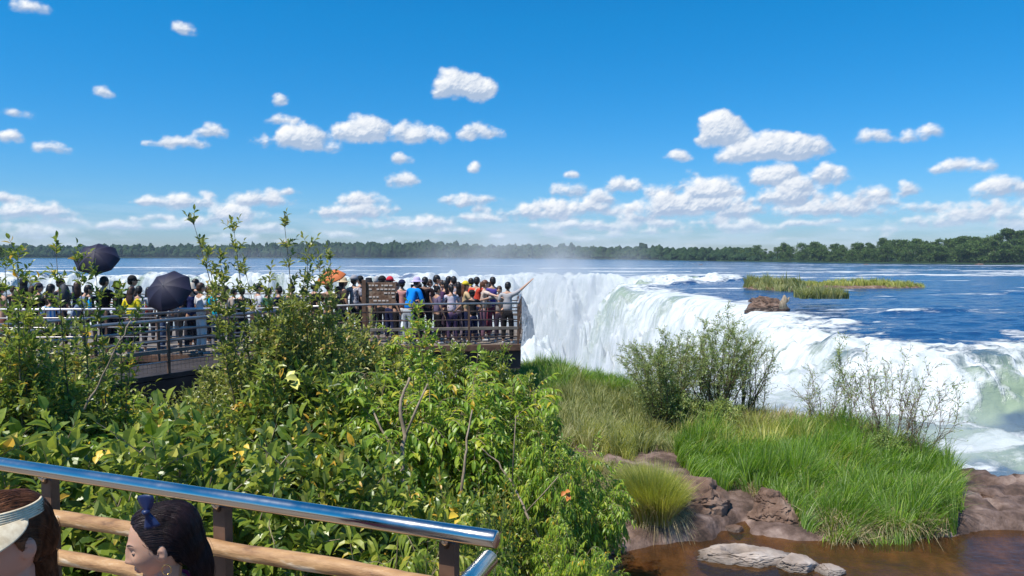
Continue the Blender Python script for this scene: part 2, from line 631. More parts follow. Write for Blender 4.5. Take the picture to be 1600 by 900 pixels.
    at1.attribute_name, at2.attribute_name = 'cover', 'tone'
    em, tr = nt.nodes.new('ShaderNodeEmission'), nt.nodes.new('ShaderNodeBsdfTransparent')
    mx, out = nt.nodes.new('ShaderNodeMixShader'), nt.nodes.new('ShaderNodeOutputMaterial')
    nt.links.new(at2.outputs['Vector'], em.inputs[0])
    nt.links.new(at1.outputs['Fac'], mx.inputs[0])
    nt.links.new(tr.outputs[0], mx.inputs[1])
    nt.links.new(em.outputs[0], mx.inputs[2])
    nt.links.new(mx.outputs[0], out.inputs[0])
    m_.cycles.emission_sampling = 'NONE'
    o = mesh_obj('sky', me, m_)
    tag(o, 'blue sky with rows of white fair weather clouds', kind='structure')


sky_dome()


# ================================================================== WATER
LIP = [(70, 42), (45, 39), (34, 36.5), (27, 36), (22.5, 32.5), (18.6, 31), (16.2, 33.5), (15.6, 38), (16.8, 43), (18.6, 48),
       (19.3, 51), (18.2, 56), (18.6, 63), (18.2, 71), (16, 79), (13.2, 86), (13.8, 92), (18, 101), (27, 110), (33, 118),
       (26, 124), (15, 123), (8, 128), (1, 131), (-10, 129), (-25, 127), (-38, 133), (-55, 131), (-75, 126), (-95, 128), (-140, 140)]


def seg_dist(px, py, pts, closed=False):
    best = np.full(px.shape, 1e9)
    arc = np.zeros(px.shape)
    acc = 0.0
    n = len(pts)
    for i in range(n if closed else n - 1):
        a, b = pts[i], pts[(i + 1) % n]
        dx, dy = b[0] - a[0], b[1] - a[1]
        L2 = dx * dx + dy * dy
        t = np.clip(((px - a[0]) * dx + (py - a[1]) * dy) / L2, 0, 1)
        d = np.hypot(px - (a[0] + t * dx), py - (a[1] + t * dy))
        mk = d < best
        best = np.where(mk, d, best)
        arc = np.where(mk, acc + t * math.sqrt(L2), arc)
        acc += math.sqrt(L2)
    return best, arc


def inside(px, py, poly):
    r = np.zeros(px.shape, bool)
    n = len(poly)
    for i in range(n):
        (x1, y1), (x2, y2) = poly[i], poly[(i + 1) % n]
        if y1 == y2: continue
        c = ((y1 > py) != (y2 > py)) & (px < (x2 - x1) * (py - y1) / (y2 - y1) + x1)
        r ^= c
    return r


def smooth_poly(pts, it=2, closed=False):
    for _ in range(it):
        q = [] if closed else [pts[0]]
        n = len(pts)
        for i in range(n if closed else n - 1):
            a, b = pts[i], pts[(i + 1) % n]
            q.append((a[0] * .75 + b[0] * .25, a[1] * .75 + b[1] * .25))
            q.append((a[0] * .25 + b[0] * .75, a[1] * .25 + b[1] * .75))
        if not closed: q.append(pts[-1])
        pts = q
    return pts


LIPS = smooth_poly(LIP, 2)
GORGE = LIPS + [(-160, 60), (-160, -60), (90, -60), (90, 42)]
BANK = [(-900, 700), (-457, 668), (-200, 655), (0, 640), (70, 520), (105, 400), (133, 322), (160, 285), (186, 268), (230, 235), (330, 190), (600, 120)]
BANKS = smooth_poly(BANK, 2)
LANDFAR = BANKS + [(3000, 300), (3000, 5000), (-3000, 5000), (-3000, 900)]


def river():
    A = np.radians(np.linspace(-50, 52, 1150))
    ds = [9.0]
    while ds[-1] < 760:
        d = ds[-1]
        if d < 24: s = .22
        elif d < 48: s = .13
        elif d < 100: s = .24
        elif d < 142: s = .17
        else: s = d * .011
        ds.append(d + s)
    D = np.array(ds)
    aa, dd = np.meshgrid(A, D)
    X = np.tan(aa) * dd
    Y = dd
    # the ragged lip: jitter the place where the distance is measured
    nearj = sstep(60, 45, Y)
    jx = fbm(X / 7, Y / 7, o=3, seed=3) * 1.3 + fbm(X / 2.4, Y / 1.8, o=3, seed=9) * (.35 + 1.0 * nearj)
    farj = sstep(70, 110, Y)
    jy = fbm(X / 7, Y / 7, o=3, seed=5) * (1.5 + 3.5 * farj) + fbm(X / 2.4, Y / 1.6, o=3, seed=8) * (.4 + 1.3 * nearj)
    dist, arc = seg_dist(X + jx, Y + jy, LIPS)
    ins = inside(X + jx, Y + jy, GORGE)
    e = np.where(ins, dist, -dist)          # >0 past the lip
    # how steep it falls and how deep the basin below lies
    right = sstep(72, 58, arc) * sstep(48, 36, Y)           # the low ledge at the right
    gent = sstep(7, 10, X) * sstep(45, 38, Y)
    kk = .11 * right + .30 * (1 - right)
    kk = kk * (1 - right) + .26 * right
    kk = kk * (1 + .35 * fbm(arc / 9, arc * 0, seed=21))
    fl_right = -6.0 - 8 * sstep(9.5, 4, X)
    near = sstep(48, 34, Y) * sstep(1, 8, X)
    fl = fl_right * near + (-30) * (1 - near)
    drop = np.where(e > 0, kk * np.maximum(e, 0) ** 2, 0)
    lim = np.maximum(-4 - fl, .3)
    drop = lim * (1 - np.exp(-drop / lim))                # soft landing in the basin
    run = sstep(-9, 0, e)
    Z = -4 - drop - .28 * run
    # ---- relief of the water
    fsc = sstep(0.2, 3.0, e)
    su, sv = arc, e
    st1 = fbm(su / 2.6, sv / 14, seed=31, o=4)
    st2 = fbm(su / .8, sv / 5, seed=37, o=3)
    bil = np.abs(fbm(X / 3.2, Y / 3.2, Z / 3.2, seed=41, o=4))
    bil2 = np.abs(fbm(X / 1.1, Y / 1.1, Z / 1.3, seed=43, o=3))
    deep = np.clip(drop / 8, 0, 1)
    amp = np.where(Y > 60, 1.6, .6)
    bump_ = farj * sstep(-9, -1, e) * sstep(9, 1, e)
    Z = Z + bump_ * (np.abs(fbm(X / 3.5, Y / 6, seed=47, o=4)) * 2.4 - .25)
    flat_ = gent * sstep(2.2, 4.5, e)
    amp = amp * (1 - .88 * flat_)
    Z = Z + fsc * (st1 * 1.3 * amp + st2 * .3 * amp) * (1 - .3 * right)
    rough = nearj * sstep(-3.5, 1.5, e)
    Z = Z + rough * (1 - .7 * flat_) * ((np.abs(fbm(X / 2.0, Y / 1.3, seed=45, o=4)) - .2) * .95 + .14 * fbm(X / .6, Y / .45, seed=46, o=3))
    Z = Z + fsc * (bil - .25) * (3.8 * deep + .9 * right) * amp * 1.3 + fsc * (bil2 - .25) * .9 * amp
    # spray boiling up round the grey mass
    cxp = (821 - 800) / F * 88
    hump = np.exp(-((X - cxp) / 7) ** 2 - ((Y - 88) / 5) ** 2) * (1 - near) * sstep(4, 8, e)
    Z = np.where(hump > .02, np.maximum(Z, -30 + 19.6 * hump ** .35 + 3.0 * bil + 1.2 * st2), Z)
    # standing waves of the rapids in the right basin
    bas = near * sstep(1.0, 4.0, e)
    wv = np.sin((Y * .9 + X * .45) * 1.1 + 2.2 * fbm(X / 6, Y / 6, seed=55)) * .34 + fbm(X / 1.6, Y / 2.2, seed=57) * .34 + fbm(X / .55, Y / .6, seed=58) * .12
    Z = Z + bas * wv * (1 - .45 * gent)
    # upstream: shallow waves, riffles over ledges
    up = 1 - sstep(-1, .6, e)
    calm = up * np.clip(60 / Y, .25, 1)
    Z = Z + calm * (fbm(X / 5, Y / 2.2, seed=61, o=4) * .10 + fbm(X / 1.2, Y / .6, seed=62, o=3) * .035) * 1.3
    rip = fbm(X / 26, Y / 6.5, seed=71, o=4)
    ripf = fbm(X / 5, Y / 1.6, seed=73, o=3)
    riffle = .8 * sstep(.20, .46, rip + .45 * ripf) * sstep(42, 60, Y) * sstep(460, 150, Y)
    for (px1, px2, py, w) in [(1170, 1440, 426, 1.1), (1330, 1640, 431, 1.5), (1480, 1640, 424, 1.2), (1380, 1520, 487, 1.2), (1560, 1640, 459, 1.2),
                              (1000, 1170, 430, 1.5), (100, 330, 419, 1.2), (0, 140, 424, 1.6), (820, 1150, 420, .8), (400, 700, 417, .8), (1290, 1345, 500, 4)]:
        pm = G((px1 + px2) / 2, py, -4)
        yc = pm.y
        pxx = PX(X, np.maximum(Y, 1))
        wob = fbm(X / 9, X * 0, seed=81) * yc * .02
        hw = w * yc * yc / (4 * F) * 1.3
        fr = sstep(px1 - 20, px1 + 25, pxx) * sstep(px2 + 20, px2 - 25, pxx)
        line = np.exp(-((Y - yc - wob) / hw) ** 2) * fr
        riffle = np.maximum(riffle, line * (.75 + .6 * ripf))
        Z = Z + up * line * .22
    # a dark ledge with boils at the right, then ragged foam just before the lip
    edge = sstep(-4.2, -.2, e + 1.9 * fbm(X / 2.6, Y / 1.9, seed=91, o=4))
    farlip = sstep(70, 100, Y)
    edge = edge * (1 - farlip) + sstep(-7, -1, e + 5 * fbm(X / 7, Y / 5, seed=92, o=3)) * farlip
    fleck = .62 * sstep(.16, .4, fbm(X / 1.9, Y / .9, seed=171, o=4)) * sstep(-8, -3, e) * nearj
    foam = np.maximum(np.maximum(riffle, fleck) * up, edge)
    thin = 1.05 - .42 * sstep(.05, .5, fbm(arc / 3.2, e / 9, seed=121, o=3)) * sstep(14, 5, e)
    foam = np.where(e > 1.6, np.maximum(foam, thin), foam)
    yb_ = Y + 1.6 * fbm(X / 4, Y / 8, seed=161) - .30 * (X - 13)
    bfo = np.interp(yb_, [14.0, 18.9, 19.5, 21.0, 21.7, 23.4, 24.2, 27.0, 28.2, 45], [1.0, .95, .28, .32, 1.05, .95, .40, .50, 1.05, 1.05])
    bfo = bfo + .55 * fbm(X / 3.0, Y / 1.0, seed=131, o=4)
    foam = foam * (1 - bas * gent) + bfo * bas * gent
    foam = foam - .38 * rough * sstep(.0, .4, fbm(X / 1.7, Y / 1.1, seed=151, o=4))
    # tongues of smooth green water bending over the lip
    gm = sstep(.12, .42, fbm(arc / 5.0, arc * 0 + 3.3, seed=101, o=3)) * sstep(-2.0, .6, e) * sstep(6.0 + 3 * farlip, 1.2, e)
    tip = np.exp(-((arc - seg_arc(13.2, 86)) / 7) ** 2) * sstep(-1.5, .5, e) * sstep(9.5, 2.5, e)
    gm = np.maximum(gm, tip * 1.0)
    gm = gm * (1 - .6 * right)
    foam = foam - gm * .62
    # green slicks in the basin
    sl_ = sstep(.02, .26, fbm(X / 5.5, Y / 1.9, seed=111, o=4)) * bas * sstep(2.6, 6, e)
    foam = foam - sl_ * .62
    green = np.clip(gm + sl_ + bas * .6 + fsc, 0, 1) * (1 - .75 * bas * gent * sstep(.0, .3, fbm(X / 7, Y / 2.5, seed=141)))
    keep = ~((Y > 150) & inside(X, Y, LANDFAR) & (seg_dist(X, Y, BANKS)[0] > 25))
    nr, nc = X.shape
    V = np.stack([X, Y, Z], -1).reshape(-1, 3)
    idx = np.arange(nr * nc).reshape(nr, nc)
    q = np.stack([idx[:-1, :-1], idx[:-1, 1:], idx[1:, 1:], idx[1:, :-1]], -1)
    kq = (keep[:-1, :-1] | keep[1:, 1:]) & ~(inside(X[:-1, :-1], Y[:-1, :-1], [(-60, 0), (-60, 19), (1.5, 19), (5, 13), (6.5, 11), (9, 10.8), (30, 9), (30, 0)]))
    me = np_mesh('river', V, q[kq])
    for nm, arr in (('foam', foam), ('green', green)):
        at = me.attributes.new(nm, 'FLOAT', 'POINT')
        at.data.foreach_set('value', arr.astype(np.float32).ravel())
    at = me.attributes.new('flow', 'FLOAT_VECTOR', 'POINT')
    fv = np.stack([arc, e * np.where(e > 0, 1.0, 1.0) + (-4 - Z) * .5, np.zeros_like(arc)], -1).astype(np.float32)
    at.data.foreach_set('vector', fv.ravel())
    # only near the lip does the flow coordinate mean anything; elsewhere the shader uses the position
    at = me.attributes.new('fall', 'FLOAT', 'POINT')
    at.data.foreach_set('value', sstep(-.8, 1.8, e).astype(np.float32).ravel())

    m_ = bpy.data.materials.new('river_water')
    m_.use_nodes = True
    nt = m_.node_tree
    b = nt.nodes['Principled BSDF']
    L = nt.links.new

    def A_(n, out='Fac'):
        a = nt.nodes.new('ShaderNodeAttribute')
        a.attribute_name = n
        return a.outputs[out]

    def m(op, a=None, b_=None, c=None, clamp=False):
        n = nt.nodes.new('ShaderNodeMath')
        n.operation = op
        n.use_clamp = clamp
        for i, v in enumerate((a, b_, c)):
            if v is None: continue
            if isinstance(v, (int, float)): n.inputs[i].default_value = v
            else: L(v, n.inputs[i])
        return n.outputs[0]

    def nz(vec, scale, stretch, detail=5, rough=.6):
        mp = nt.nodes.new('ShaderNodeMapping')
        mp.inputs['Scale'].default_value = stretch
        L(vec, mp.inputs[0])
        n = nt.nodes.new('ShaderNodeTexNoise')
        n.inputs['Scale'].default_value = scale
        n.inputs['Detail'].default_value = detail
        n.inputs['Roughness'].default_value = rough
        L(mp.outputs[0], n.inputs['Vector'])
        return n.outputs[0]

    pos = nt.nodes.new('ShaderNodeNewGeometry').outputs['Position']
    flow = A_('flow', 'Vector')
    fall = A_('fall')
    foamA = A_('foam')
    greenA = A_('green')
    n_flow = nz(flow, 1.0, (1.9, .26, 1), 6, .68)
    n_pos = nz(pos, 1.0, (.55, 1.5, .9), 7, .7)
    n_mix = m('ADD', m('MULTIPLY', n_flow, fall), m('MULTIPLY', n_pos, m('SUBTRACT', 1.0, fall)))
    n_fine = nz(pos, 3.2, (1, 1.6, 1), 4, .7)
    fr = m('ADD', foamA, m('MULTIPLY', m('SUBTRACT', n_mix, .5), 1.9))
    fr = m('ADD', fr, m('MULTIPLY', m('SUBTRACT', n_fine, .5), .8))
    mk = nt.nodes.new('ShaderNodeMapRange')
    mk.interpolation_type = 'SMOOTHSTEP'
    L(fr, mk.inputs[0])
    mk.inputs[1].default_value = .32
    mk.inputs[2].default_value = .86
    mask = mk.outputs[0]
    wc = nt.nodes.new('ShaderNodeMixRGB')
    L(greenA, wc.inputs[0])
    wc.inputs[1].default_value = (.011, .048, .135, 1)
    wc.inputs[2].default_value = (.27, .34, .23, 1)
    # foam carries faint grey-green streaks where it is thin; the darkest paint streak shadows
    fc = ramp_in(nt, n_mix, [(.30, (.30, .36, .32)), (.44, (.52, .56, .54)), (.60, (.70, .715, .71))])
    mixc = nt.nodes.new('ShaderNodeMixRGB')
    L(mask, mixc.inputs[0])
    L(wc.outputs[0], mixc.inputs[1])
    L(fc, mixc.inputs[2])
    L(mixc.outputs[0], b.inputs['Base Color'])
    L(m('ADD', m('MULTIPLY', mask, .7), .14), b.inputs['Roughness'])
    L(m('SUBTRACT', .5, m('MULTIPLY', mask, .42)), b.inputs['Specular IOR Level'])
    r1 = nz(pos, 1.0, (.5, 1.1, 1), 6, .65)
    r2 = nz(pos, 1.0, (3, 5, 3), 3, .6)
    hgt = m('ADD', m('MULTIPLY', r1, .5), m('MULTIPLY', r2, .12))
    hgt = m('ADD', hgt, m('MULTIPLY', m('MULTIPLY', mask, n_mix), .55))
    hgt = m('ADD', hgt, m('MULTIPLY', m('MULTIPLY', mask, n_fine), .12))
    bp = nt.nodes.new('ShaderNodeBump')
    bp.inputs['Strength'].default_value = .6
    bp.inputs['Distance'].default_value = .45
    L(hgt, bp.inputs['Height'])
    L(bp.outputs[0], b.inputs['Normal'])
    o = mesh_obj('river', me, m_)
    tag(o, 'blue river pouring as white water over the horseshoe lip of the falls', kind='structure')
    return o


def seg_arc(x, y):
    d, a = seg_dist(np.array([float(x)]), np.array([float(y)]), LIPS)
    return float(a[0])


river()

# ================================================================== NEAR LAND
STREAM = [G(*p, -4.0) for p in [(880, 905), (925, 866), (1000, 852), (1110, 842), (1148, 815), (1163, 812), (1180, 832), (1250, 842), (1320, 845),
                                (1490, 836), (1530, 824), (1620, 820), (1750, 812), (1850, 1500), (700, 1500)]]
STREAM = [(p.x, p.y) for p in STREAM]
LAND = [(-60, -12), (-60, 24), (-8, 25), (1.2, 25.2), (2.6, 21.5), (4.0, 18.6), (5.4, 16.8), (6.7, 15.6), (7.3, 14.0), (7.9, 12.5),
        (9.3, 12.1), (12, 12.3), (16, 11.5), (40, 12), (40, -12)]
LANDS = smooth_poly(LAND, 1, True)


def land_z(X, Y):
    ds, _ = seg_dist(X, Y, STREAM, True)
    ds = np.where(inside(X, Y, STREAM), ds, -ds)
    wob = .18 * fbm(X / .7, Y / .7, seed=201)
    bank = -3.92 + .16 * fbm(X / 2.2, Y / 2.2, seed=203, o=5) + .06 * fbm(X / .35, Y / .35, seed=204, o=4) - .10 * sstep(.75, 1.0, 1 - 2 * np.abs(fbm(X / .7, Y / .7, seed=206, o=4)))
    bank = bank + .25 * sstep(10, 13, Y) * sstep(.5, 2, X)
    bank = bank - .35 * sstep(1.5, -2, X) + .5 * fbm(X / 5, Y / 5, seed=205) * sstep(2, -1, X)
    bed = -4.16 - .10 * fbm(X / .8, Y / .5, seed=207, o=4) - .10 * sstep(.2, 1.5, ds)
    t = sstep(-.12, .28, ds + wob)
    z = bank * (1 - t) + bed * t
    dl, _ = seg_dist(X, Y, LANDS, True)
    out = ~inside(X, Y, LANDS)
    dl = np.where(out, dl, 0)
    cl = dl + .4 * fbm(X / 1.2, Y / 1.2, seed=209) * (dl > 0)
    z = z - np.clip(cl, 0, 9) * 1.5 - np.clip(cl - .5, 0, 20) * 2.0
    return z


def gz(x, y):
    return float(land_z(np.array([float(x)]), np.array([float(y)]))[0])


def near_ground():
    xs = np.concatenate([np.arange(-34, -6, .35), np.arange(-6, 13, .08), np.arange(13, 34, .5)])
    ys = np.concatenate([np.arange(-12, 3, .5), np.arange(3, 8, .2), np.arange(8, 17, .08), np.arange(17, 34, .2)])
    X, Y = np.meshgrid(xs, ys)
    Z = land_z(X, Y)
    nr, nc = X.shape
    idx = np.arange(nr * nc).reshape(nr, nc)
    q = np.stack([idx[:-1, :-1], idx[:-1, 1:], idx[1:, 1:], idx[1:, :-1]], -1).reshape(-1, 4)
    me = np_mesh('ground', np.stack([X, Y, Z], -1).reshape(-1, 3), q)
    o = mesh_obj('ground', me, M['soil'])
    tag(o, 'stony brown ground of the river bank', kind='structure')


near_ground()


def stream():
    def f(nt, b):
        nt.nodes.remove(b)
        tr = nt.nodes.new('ShaderNodeBsdfTransparent')
        tr.inputs[0].default_value = (.78, .57, .33, 1)
        gl = nt.nodes.new('ShaderNodeBsdfGlossy')
        gl.inputs['Roughness'].default_value = .06
        df = nt.nodes.new('ShaderNodeBsdfDiffuse')
        df.inputs[0].default_value = (.10, .06, .03, 1)
        m0 = nt.nodes.new('ShaderNodeMixShader')
        m0.inputs[0].default_value = .28
        nt.links.new(tr.outputs[0], m0.inputs[1])
        nt.links.new(df.outputs[0], m0.inputs[2])
        lw = nt.nodes.new('ShaderNodeFresnel')
        lw.inputs[0].default_value = 1.33
        n = nt.nodes.new('ShaderNodeBump')
        n.inputs['Strength'].default_value = .35
        n.inputs['Distance'].default_value = .03
        nt.links.new(tex(nt, 5, 4, .55, stretch=(1, 1.8, 1)), n.inputs['Height'])
        nt.links.new(n.outputs[0], gl.inputs['Normal'])
        nt.links.new(n.outputs[0], lw.inputs['Normal'])
        mx = nt.nodes.new('ShaderNodeMixShader')
        nt.links.new(lw.outputs[0], mx.inputs[0])
        nt.links.new(m0.outputs[0], mx.inputs[1])
        nt.links.new(gl.outputs[0], mx.inputs[2])
        nt.links.new(mx.outputs[0], nt.nodes['Material Output'].inputs[0])
    m_ = mat('tea_brown_stream', nodes=f)
    mb = MB()
    x0, x1, y0, y1 = -2.0, 16, 1.5, 12.3
    n = 40
    for j in range(n):
        for i in range(n):
            mb.v.append((x0 + (x1 - x0) * i / (n - 1), y0 + (y1 - y0) * j / (n - 1), -4.02))
    mb.f = [(j * n + i, j * n + i + 1, (j + 1) * n + i + 1, (j + 1) * n + i) for j in range(n - 1) for i in range(n - 1)]
    o = mb.build('stream', m_)
    tag(o, 'shallow tea brown stream over a rocky bed', kind='structure')


stream()


# ------------------------------------------------------------------ rocks
def rock_mesh(size, seed, flat=.55, sub=5, pit=None, facet=.5):
    bm = bmesh.new()
    bmesh.ops.create_icosphere(bm, subdivisions=sub + 1, radius=1)
    V = np.array([v.co[:] for v in bm.verts])
    rs = np.random.default_rng(seed)
    # cut by random planes for broken basalt faces
    for k in range(20):
        n = rs.normal(size=3)
        n[2] = abs(n[2]) * .8
        n /= np.linalg.norm(n)
        d = rs.uniform(.50, .88)
        s = V @ n - d
        V = V - np.outer(np.clip(s, 0, None) * .96, n)
    f = 1 + .15 * fbm(V[:, 0] * 1.4, V[:, 1] * 1.4, V[:, 2] * 1.4, seed=seed) + .07 * fbm(V[:, 0] * 4, V[:, 1] * 4, V[:, 2] * 6, seed=seed + 5, o=4)
    rdg = 1 - np.abs(fbm(V[:, 0] * 2.2, V[:, 1] * 2.2, V[:, 2] * 3, seed=seed + 11, o=4)) * 2
    f = f - .10 * sstep(.72, 1.0, rdg) + .03 * fbm(V[:, 0] * 11, V[:, 1] * 11, V[:, 2] * 14, seed=seed + 13, o=3)
    V = V * f[:, None]
    V[:, 2] = np.where(V[:, 2] < -.25, -.25 + (V[:, 2] + .25) * .5, V[:, 2])
    # bedding steps
    V[:, 2] += .05 * np.sin(V[:, 2] * 9 + 3 * fbm(V[:, 0], V[:, 1], seed=seed + 9))
    V = V * np.array(size) / 2
    if pit is not None:
        for (cx, cy, r, dp) in pit:
            dd = np.hypot((V[:, 0] - cx) / r, (V[:, 1] - cy) / (r * .6))
            V[:, 2] -= dp * np.exp(-dd ** 4) * (V[:, 2] > 0)
    for v, c in zip(bm.verts, V):
        v.co = c
    me = bpy.data.meshes.new('rock')
    bm.to_mesh(me)
    bm.free()
    return me


def rock(loc, size, seed, label, m_='rock', rz=0, name='rock', cat='rock', pit=None, sub=5, tilt=(0, 0)):
    o = autosmooth(mesh_obj(name, rock_mesh(size, seed, pit=pit, sub=sub), M[m_]), 28)
    o.location = loc
    o.rotation_euler = (tilt[0], tilt[1], rz)
    tag(o, label, cat)
    return o


def P0(px, py, Y, z=None):
    p = W(px, py, Y)
    return p if z is None else Vector((p.x, p.y, z))


g0 = G(1098, 815, -4.0)
rock((g0.x, g0.y + .25, -3.82), (1.45, 1.3, 1.05), 3, 'big sloping red brown boulder right of the yellow grass tussock', tilt=(R(8), R(10)))
g0 = G(1020, 832, -4.0)
rock((g0.x, g0.y + .2, -3.93), (1.2, 1.1, .62), 5, 'low brown rock with hollows beneath the yellow grass tussock', pit=[(-.3, -.32, .1, .12)])
g0 = G(1213, 815, -4.0)
rock((g0.x + .02, g0.y + .15, -3.86), (.95, .9, .86), 8, 'reddish boulder at the foot of the green grass beside the stream', tilt=(R(-6), R(6)))
g0 = G(1165, 868, -4.0)
rock((g0.x, g0.y, -3.99), (1.5, 1.0, .30), 13, 'flat pale stone with a pothole lying in the brown stream', 'rock_pale', pit=[(-.1, -.02, .2, .12)])
g0 = G(1248, 884, -4.0)
rock((g0.x, g0.y, -3.97), (.75, .6, .28), 17, 'small pale stone beside the flat stone with the pothole', 'rock_pale', rz=.5)
g0 = G(1296, 890, -4.0)
rock((g0.x, g0.y, -4.02), (.6, .42, .22), 19, 'small grey stone furthest right of the stones in the stream', 'rock_pale', rz=.2)
g0 = G(1150, 826, -4.0)
rock((g0.x, g0.y, -4.0), (.3, .28, .16), 23, 'fist sized stone in the gap between the two red boulders')
g0 = G(1590, 800, -4.0)
rock((g0.x, g0.y + .3, -4.02), (2.2, 1.1, .60), 29, 'long brown rock shelf at the right edge below the rapids')
g0 = G(1520, 812, -4.0)
rock((g0.x, g0.y + .1, -4.0), (1.0, .9, .45), 31, 'brown rock at the right end of the green grass', rz=.7)
g0 = G(1180, 655, -3.6)
rock((g0.x, g0.y, -3.75), (.95, .8, .9), 37, 'rounded brown boulder behind the leafy willow')
g0 = G(985, 715, -3.9)
rock((g0.x, g0.y, -3.95), (.9, 1.1, .8), 41, 'reddish rock outcrop behind the yellow grass tussock')
g0 = G(890, 584, -3.75)
rock((g0.x, g0.y, -3.85), (1.0, .8, .75), 43, 'reddish rock showing through the dry grass near the platform end')
g0 = G(905, 665, -3.8)
rock((g0.x, g0.y, -3.95), (1.1, .9, .55), 47, 'brown rock half hidden by the bushes left of the tussock')
g0 = G(925, 838, -4.0)
rock((g0.x, g0.y, -4.02), (1.0, .7, .42), 53, 'flat brown rock under the drooping leaves at the stream')
g0 = G(825, 855, -4.0)
rock((g0.x, g0.y, -4.0), (1.1, .8, .6), 59, 'reddish rock behind the end of the steel handrail')
# rocks of the river
g0 = G(1205, 481, -4.0)
ro = rock((g0.x, g0.y + .4, -4.1), (3.9, 3.0, 2.1), 61, 'bare brown boulder at the very lip of the falls', name='boulder')
rock(((817 - 800) / F * 94, 94, -10.0), (4.4, 4, 12.4), 67, 'grey rounded mass veiled by spray beyond the pointing man', 'grey_mottle', name='grey_mass')  # tall grey mass shaped like the rocks; the foam hump covers its foot
for i, (px, py, w_, l_) in enumerate([(1178, 468, 1.2, 'dark wet stone left of the boulder at the lip'), (1530, 413.5, 6, 'dark rock with bushes low in the river near the far bank'),
                                      (1354, 413.6, 4, 'small dark rock far out in the river'), (1095, 414, 3, 'tiny rock far out in the river, left of the others')]):
    g0 = G(px, py, -4.0)
    rock((g0.x, g0.y, -4.1), (w_, w_ * .7, max(.5, w_ * .3)), 70 + i, l_, 'rock', sub=3)


# ------------------------------------------------------------------ the islet in the river
def islet():
    c = G(1300, 449, -4.0)
    n = 90
    xs = np.linspace(-14, 15, 140)
    ys = np.linspace(-13, 16, 90)
    X, Y = np.meshgrid(xs, ys)
    r1 = 1 - np.hypot((X - 1) / 12.0, Y / 4.5)
    r2 = 1 - np.hypot((X + 8) / 3.6, (Y + 3) / 7)
    r = np.maximum(r1, r2) + .16 * fbm(X / 2.6, Y / 2.6, seed=301)
    Z = -4.5 + np.clip(r, -.3, .34) * 2.4 + .08 * fbm(X / .8, Y / .8, seed=303)
    nr, nc = X.shape
    idx = np.arange(nr * nc).reshape(nr, nc)
    q = np.stack([idx[:-1, :-1], idx[:-1, 1:], idx[1:, 1:], idx[1:, :-1]], -1).reshape(-1, 4)
    o = mesh_obj('islet', np_mesh('islet', np.stack([X + c.x, Y + c.y, Z], -1).reshape(-1, 3), q), M['rock'])
    tag(o, 'low reddish rock islet in the river above the falls', kind='structure')

    def zf(x, y):
        x_, y_ = np.atleast_1d(x - c.x), np.atleast_1d(y - c.y)
        rr = np.maximum(1 - np.hypot((x_ - 1) / 12.0, y_ / 4.5), 1 - np.hypot((x_ + 8) / 3.6, (y_ + 3) / 7)) + .16 * fbm(x_ / 2.6, y_ / 2.6, seed=301)
        return rr
    return c, zf


ISL, ISLF = islet()


# ------------------------------------------------------------------ far bank
def far_bank():
    n = len(BANKS)
    mb = MB()
    for i, (x, y) in enumerate(BANKS):
        d = math.hypot(x, y)
        ux, uy = x / d, y / d
        for t, z in ((-6, -4.5), (0, -3.7), (60, -2.5), (4000, -2.0)):
            mb.v.append((x + ux * t, y + uy * t, z))
    for i in range(n - 1):
        for k in range(3):
            a = i * 4 + k
            mb.f.append((a, a + 4, a + 5, a + 1))
    o = mb.build('far_bank', M['forest'])
    tag(o, 'flat wooded land beyond the river', kind='structure')


far_bank()


# ================================================================== VEGETATION
class Leaves:
    """Collects leaves (folded, slightly drooping blades with a midrib) as arrays."""
    def __init__(s):
        s.P, s.D, s.N, s.L, s.Wd = [], [], [], [], []

    def add(s, p, d, n, l, w):
        s.P.append(p[:])
        s.D.append(d[:])
        s.N.append(n[:])
        s.L.append(l)
        s.Wd.append(w)

    def mesh(s, name, fold=.25, droop=.25, simple=False):
        P, D, N = np.array(s.P), np.array(s.D), np.array(s.N)
        L, Wd = np.array(s.L)[:, None], np.array(s.Wd)[:, None]
        D = D / np.linalg.norm(D, axis=1, keepdims=True)
        S = np.cross(D, N)
        S /= np.maximum(np.linalg.norm(S, axis=1, keepdims=True), 1e-6)
        U = np.cross(S, D)
        n = len(P)
        if simple:
            a = P
            b = P + D * L * .5 + S * Wd * .5
            c = P + D * L - U * L * droop * .5
            d = P + D * L * .5 - S * Wd * .5
            V = np.stack([a, b, c, d], 1).reshape(-1, 3)
            i = np.arange(n)[:, None] * 4
            return np_mesh(name, V, i + np.array([[0, 1, 2, 3]]))
        prof = ((0, 0), (.33, .95), (.68, .85), (1, 0))
        dz = (0, .06, -.12, -.55)
        pts = []
        pts.append(P)
        for k in (1, 2):
            t, w = prof[k]
            mid = P + D * L * t + U * L * droop * dz[k]
            pts += [mid - S * Wd * .5 * w + U * Wd * fold, mid, mid + S * Wd * .5 * w + U * Wd * fold]
        pts.append(P + D * L + U * L * droop * dz[3])
        V = np.stack(pts, 1).reshape(-1, 3)
        i = np.arange(n)[:, None] * 8
        f3 = np.concatenate([i + np.array([[0, 2, 1]]), i + np.array([[0, 3, 2]]), i + np.array([[4, 5, 7]]), i + np.array([[5, 6, 7]])])
        f4 = np.concatenate([i + np.array([[1, 2, 5, 4]]), i + np.array([[2, 3, 6, 5]])])
        return np_mesh(name, V, f4, f3)


def rv(s=1.0):
    return Vector((random.gauss(0, s), random.gauss(0, s), random.gauss(0, s)))


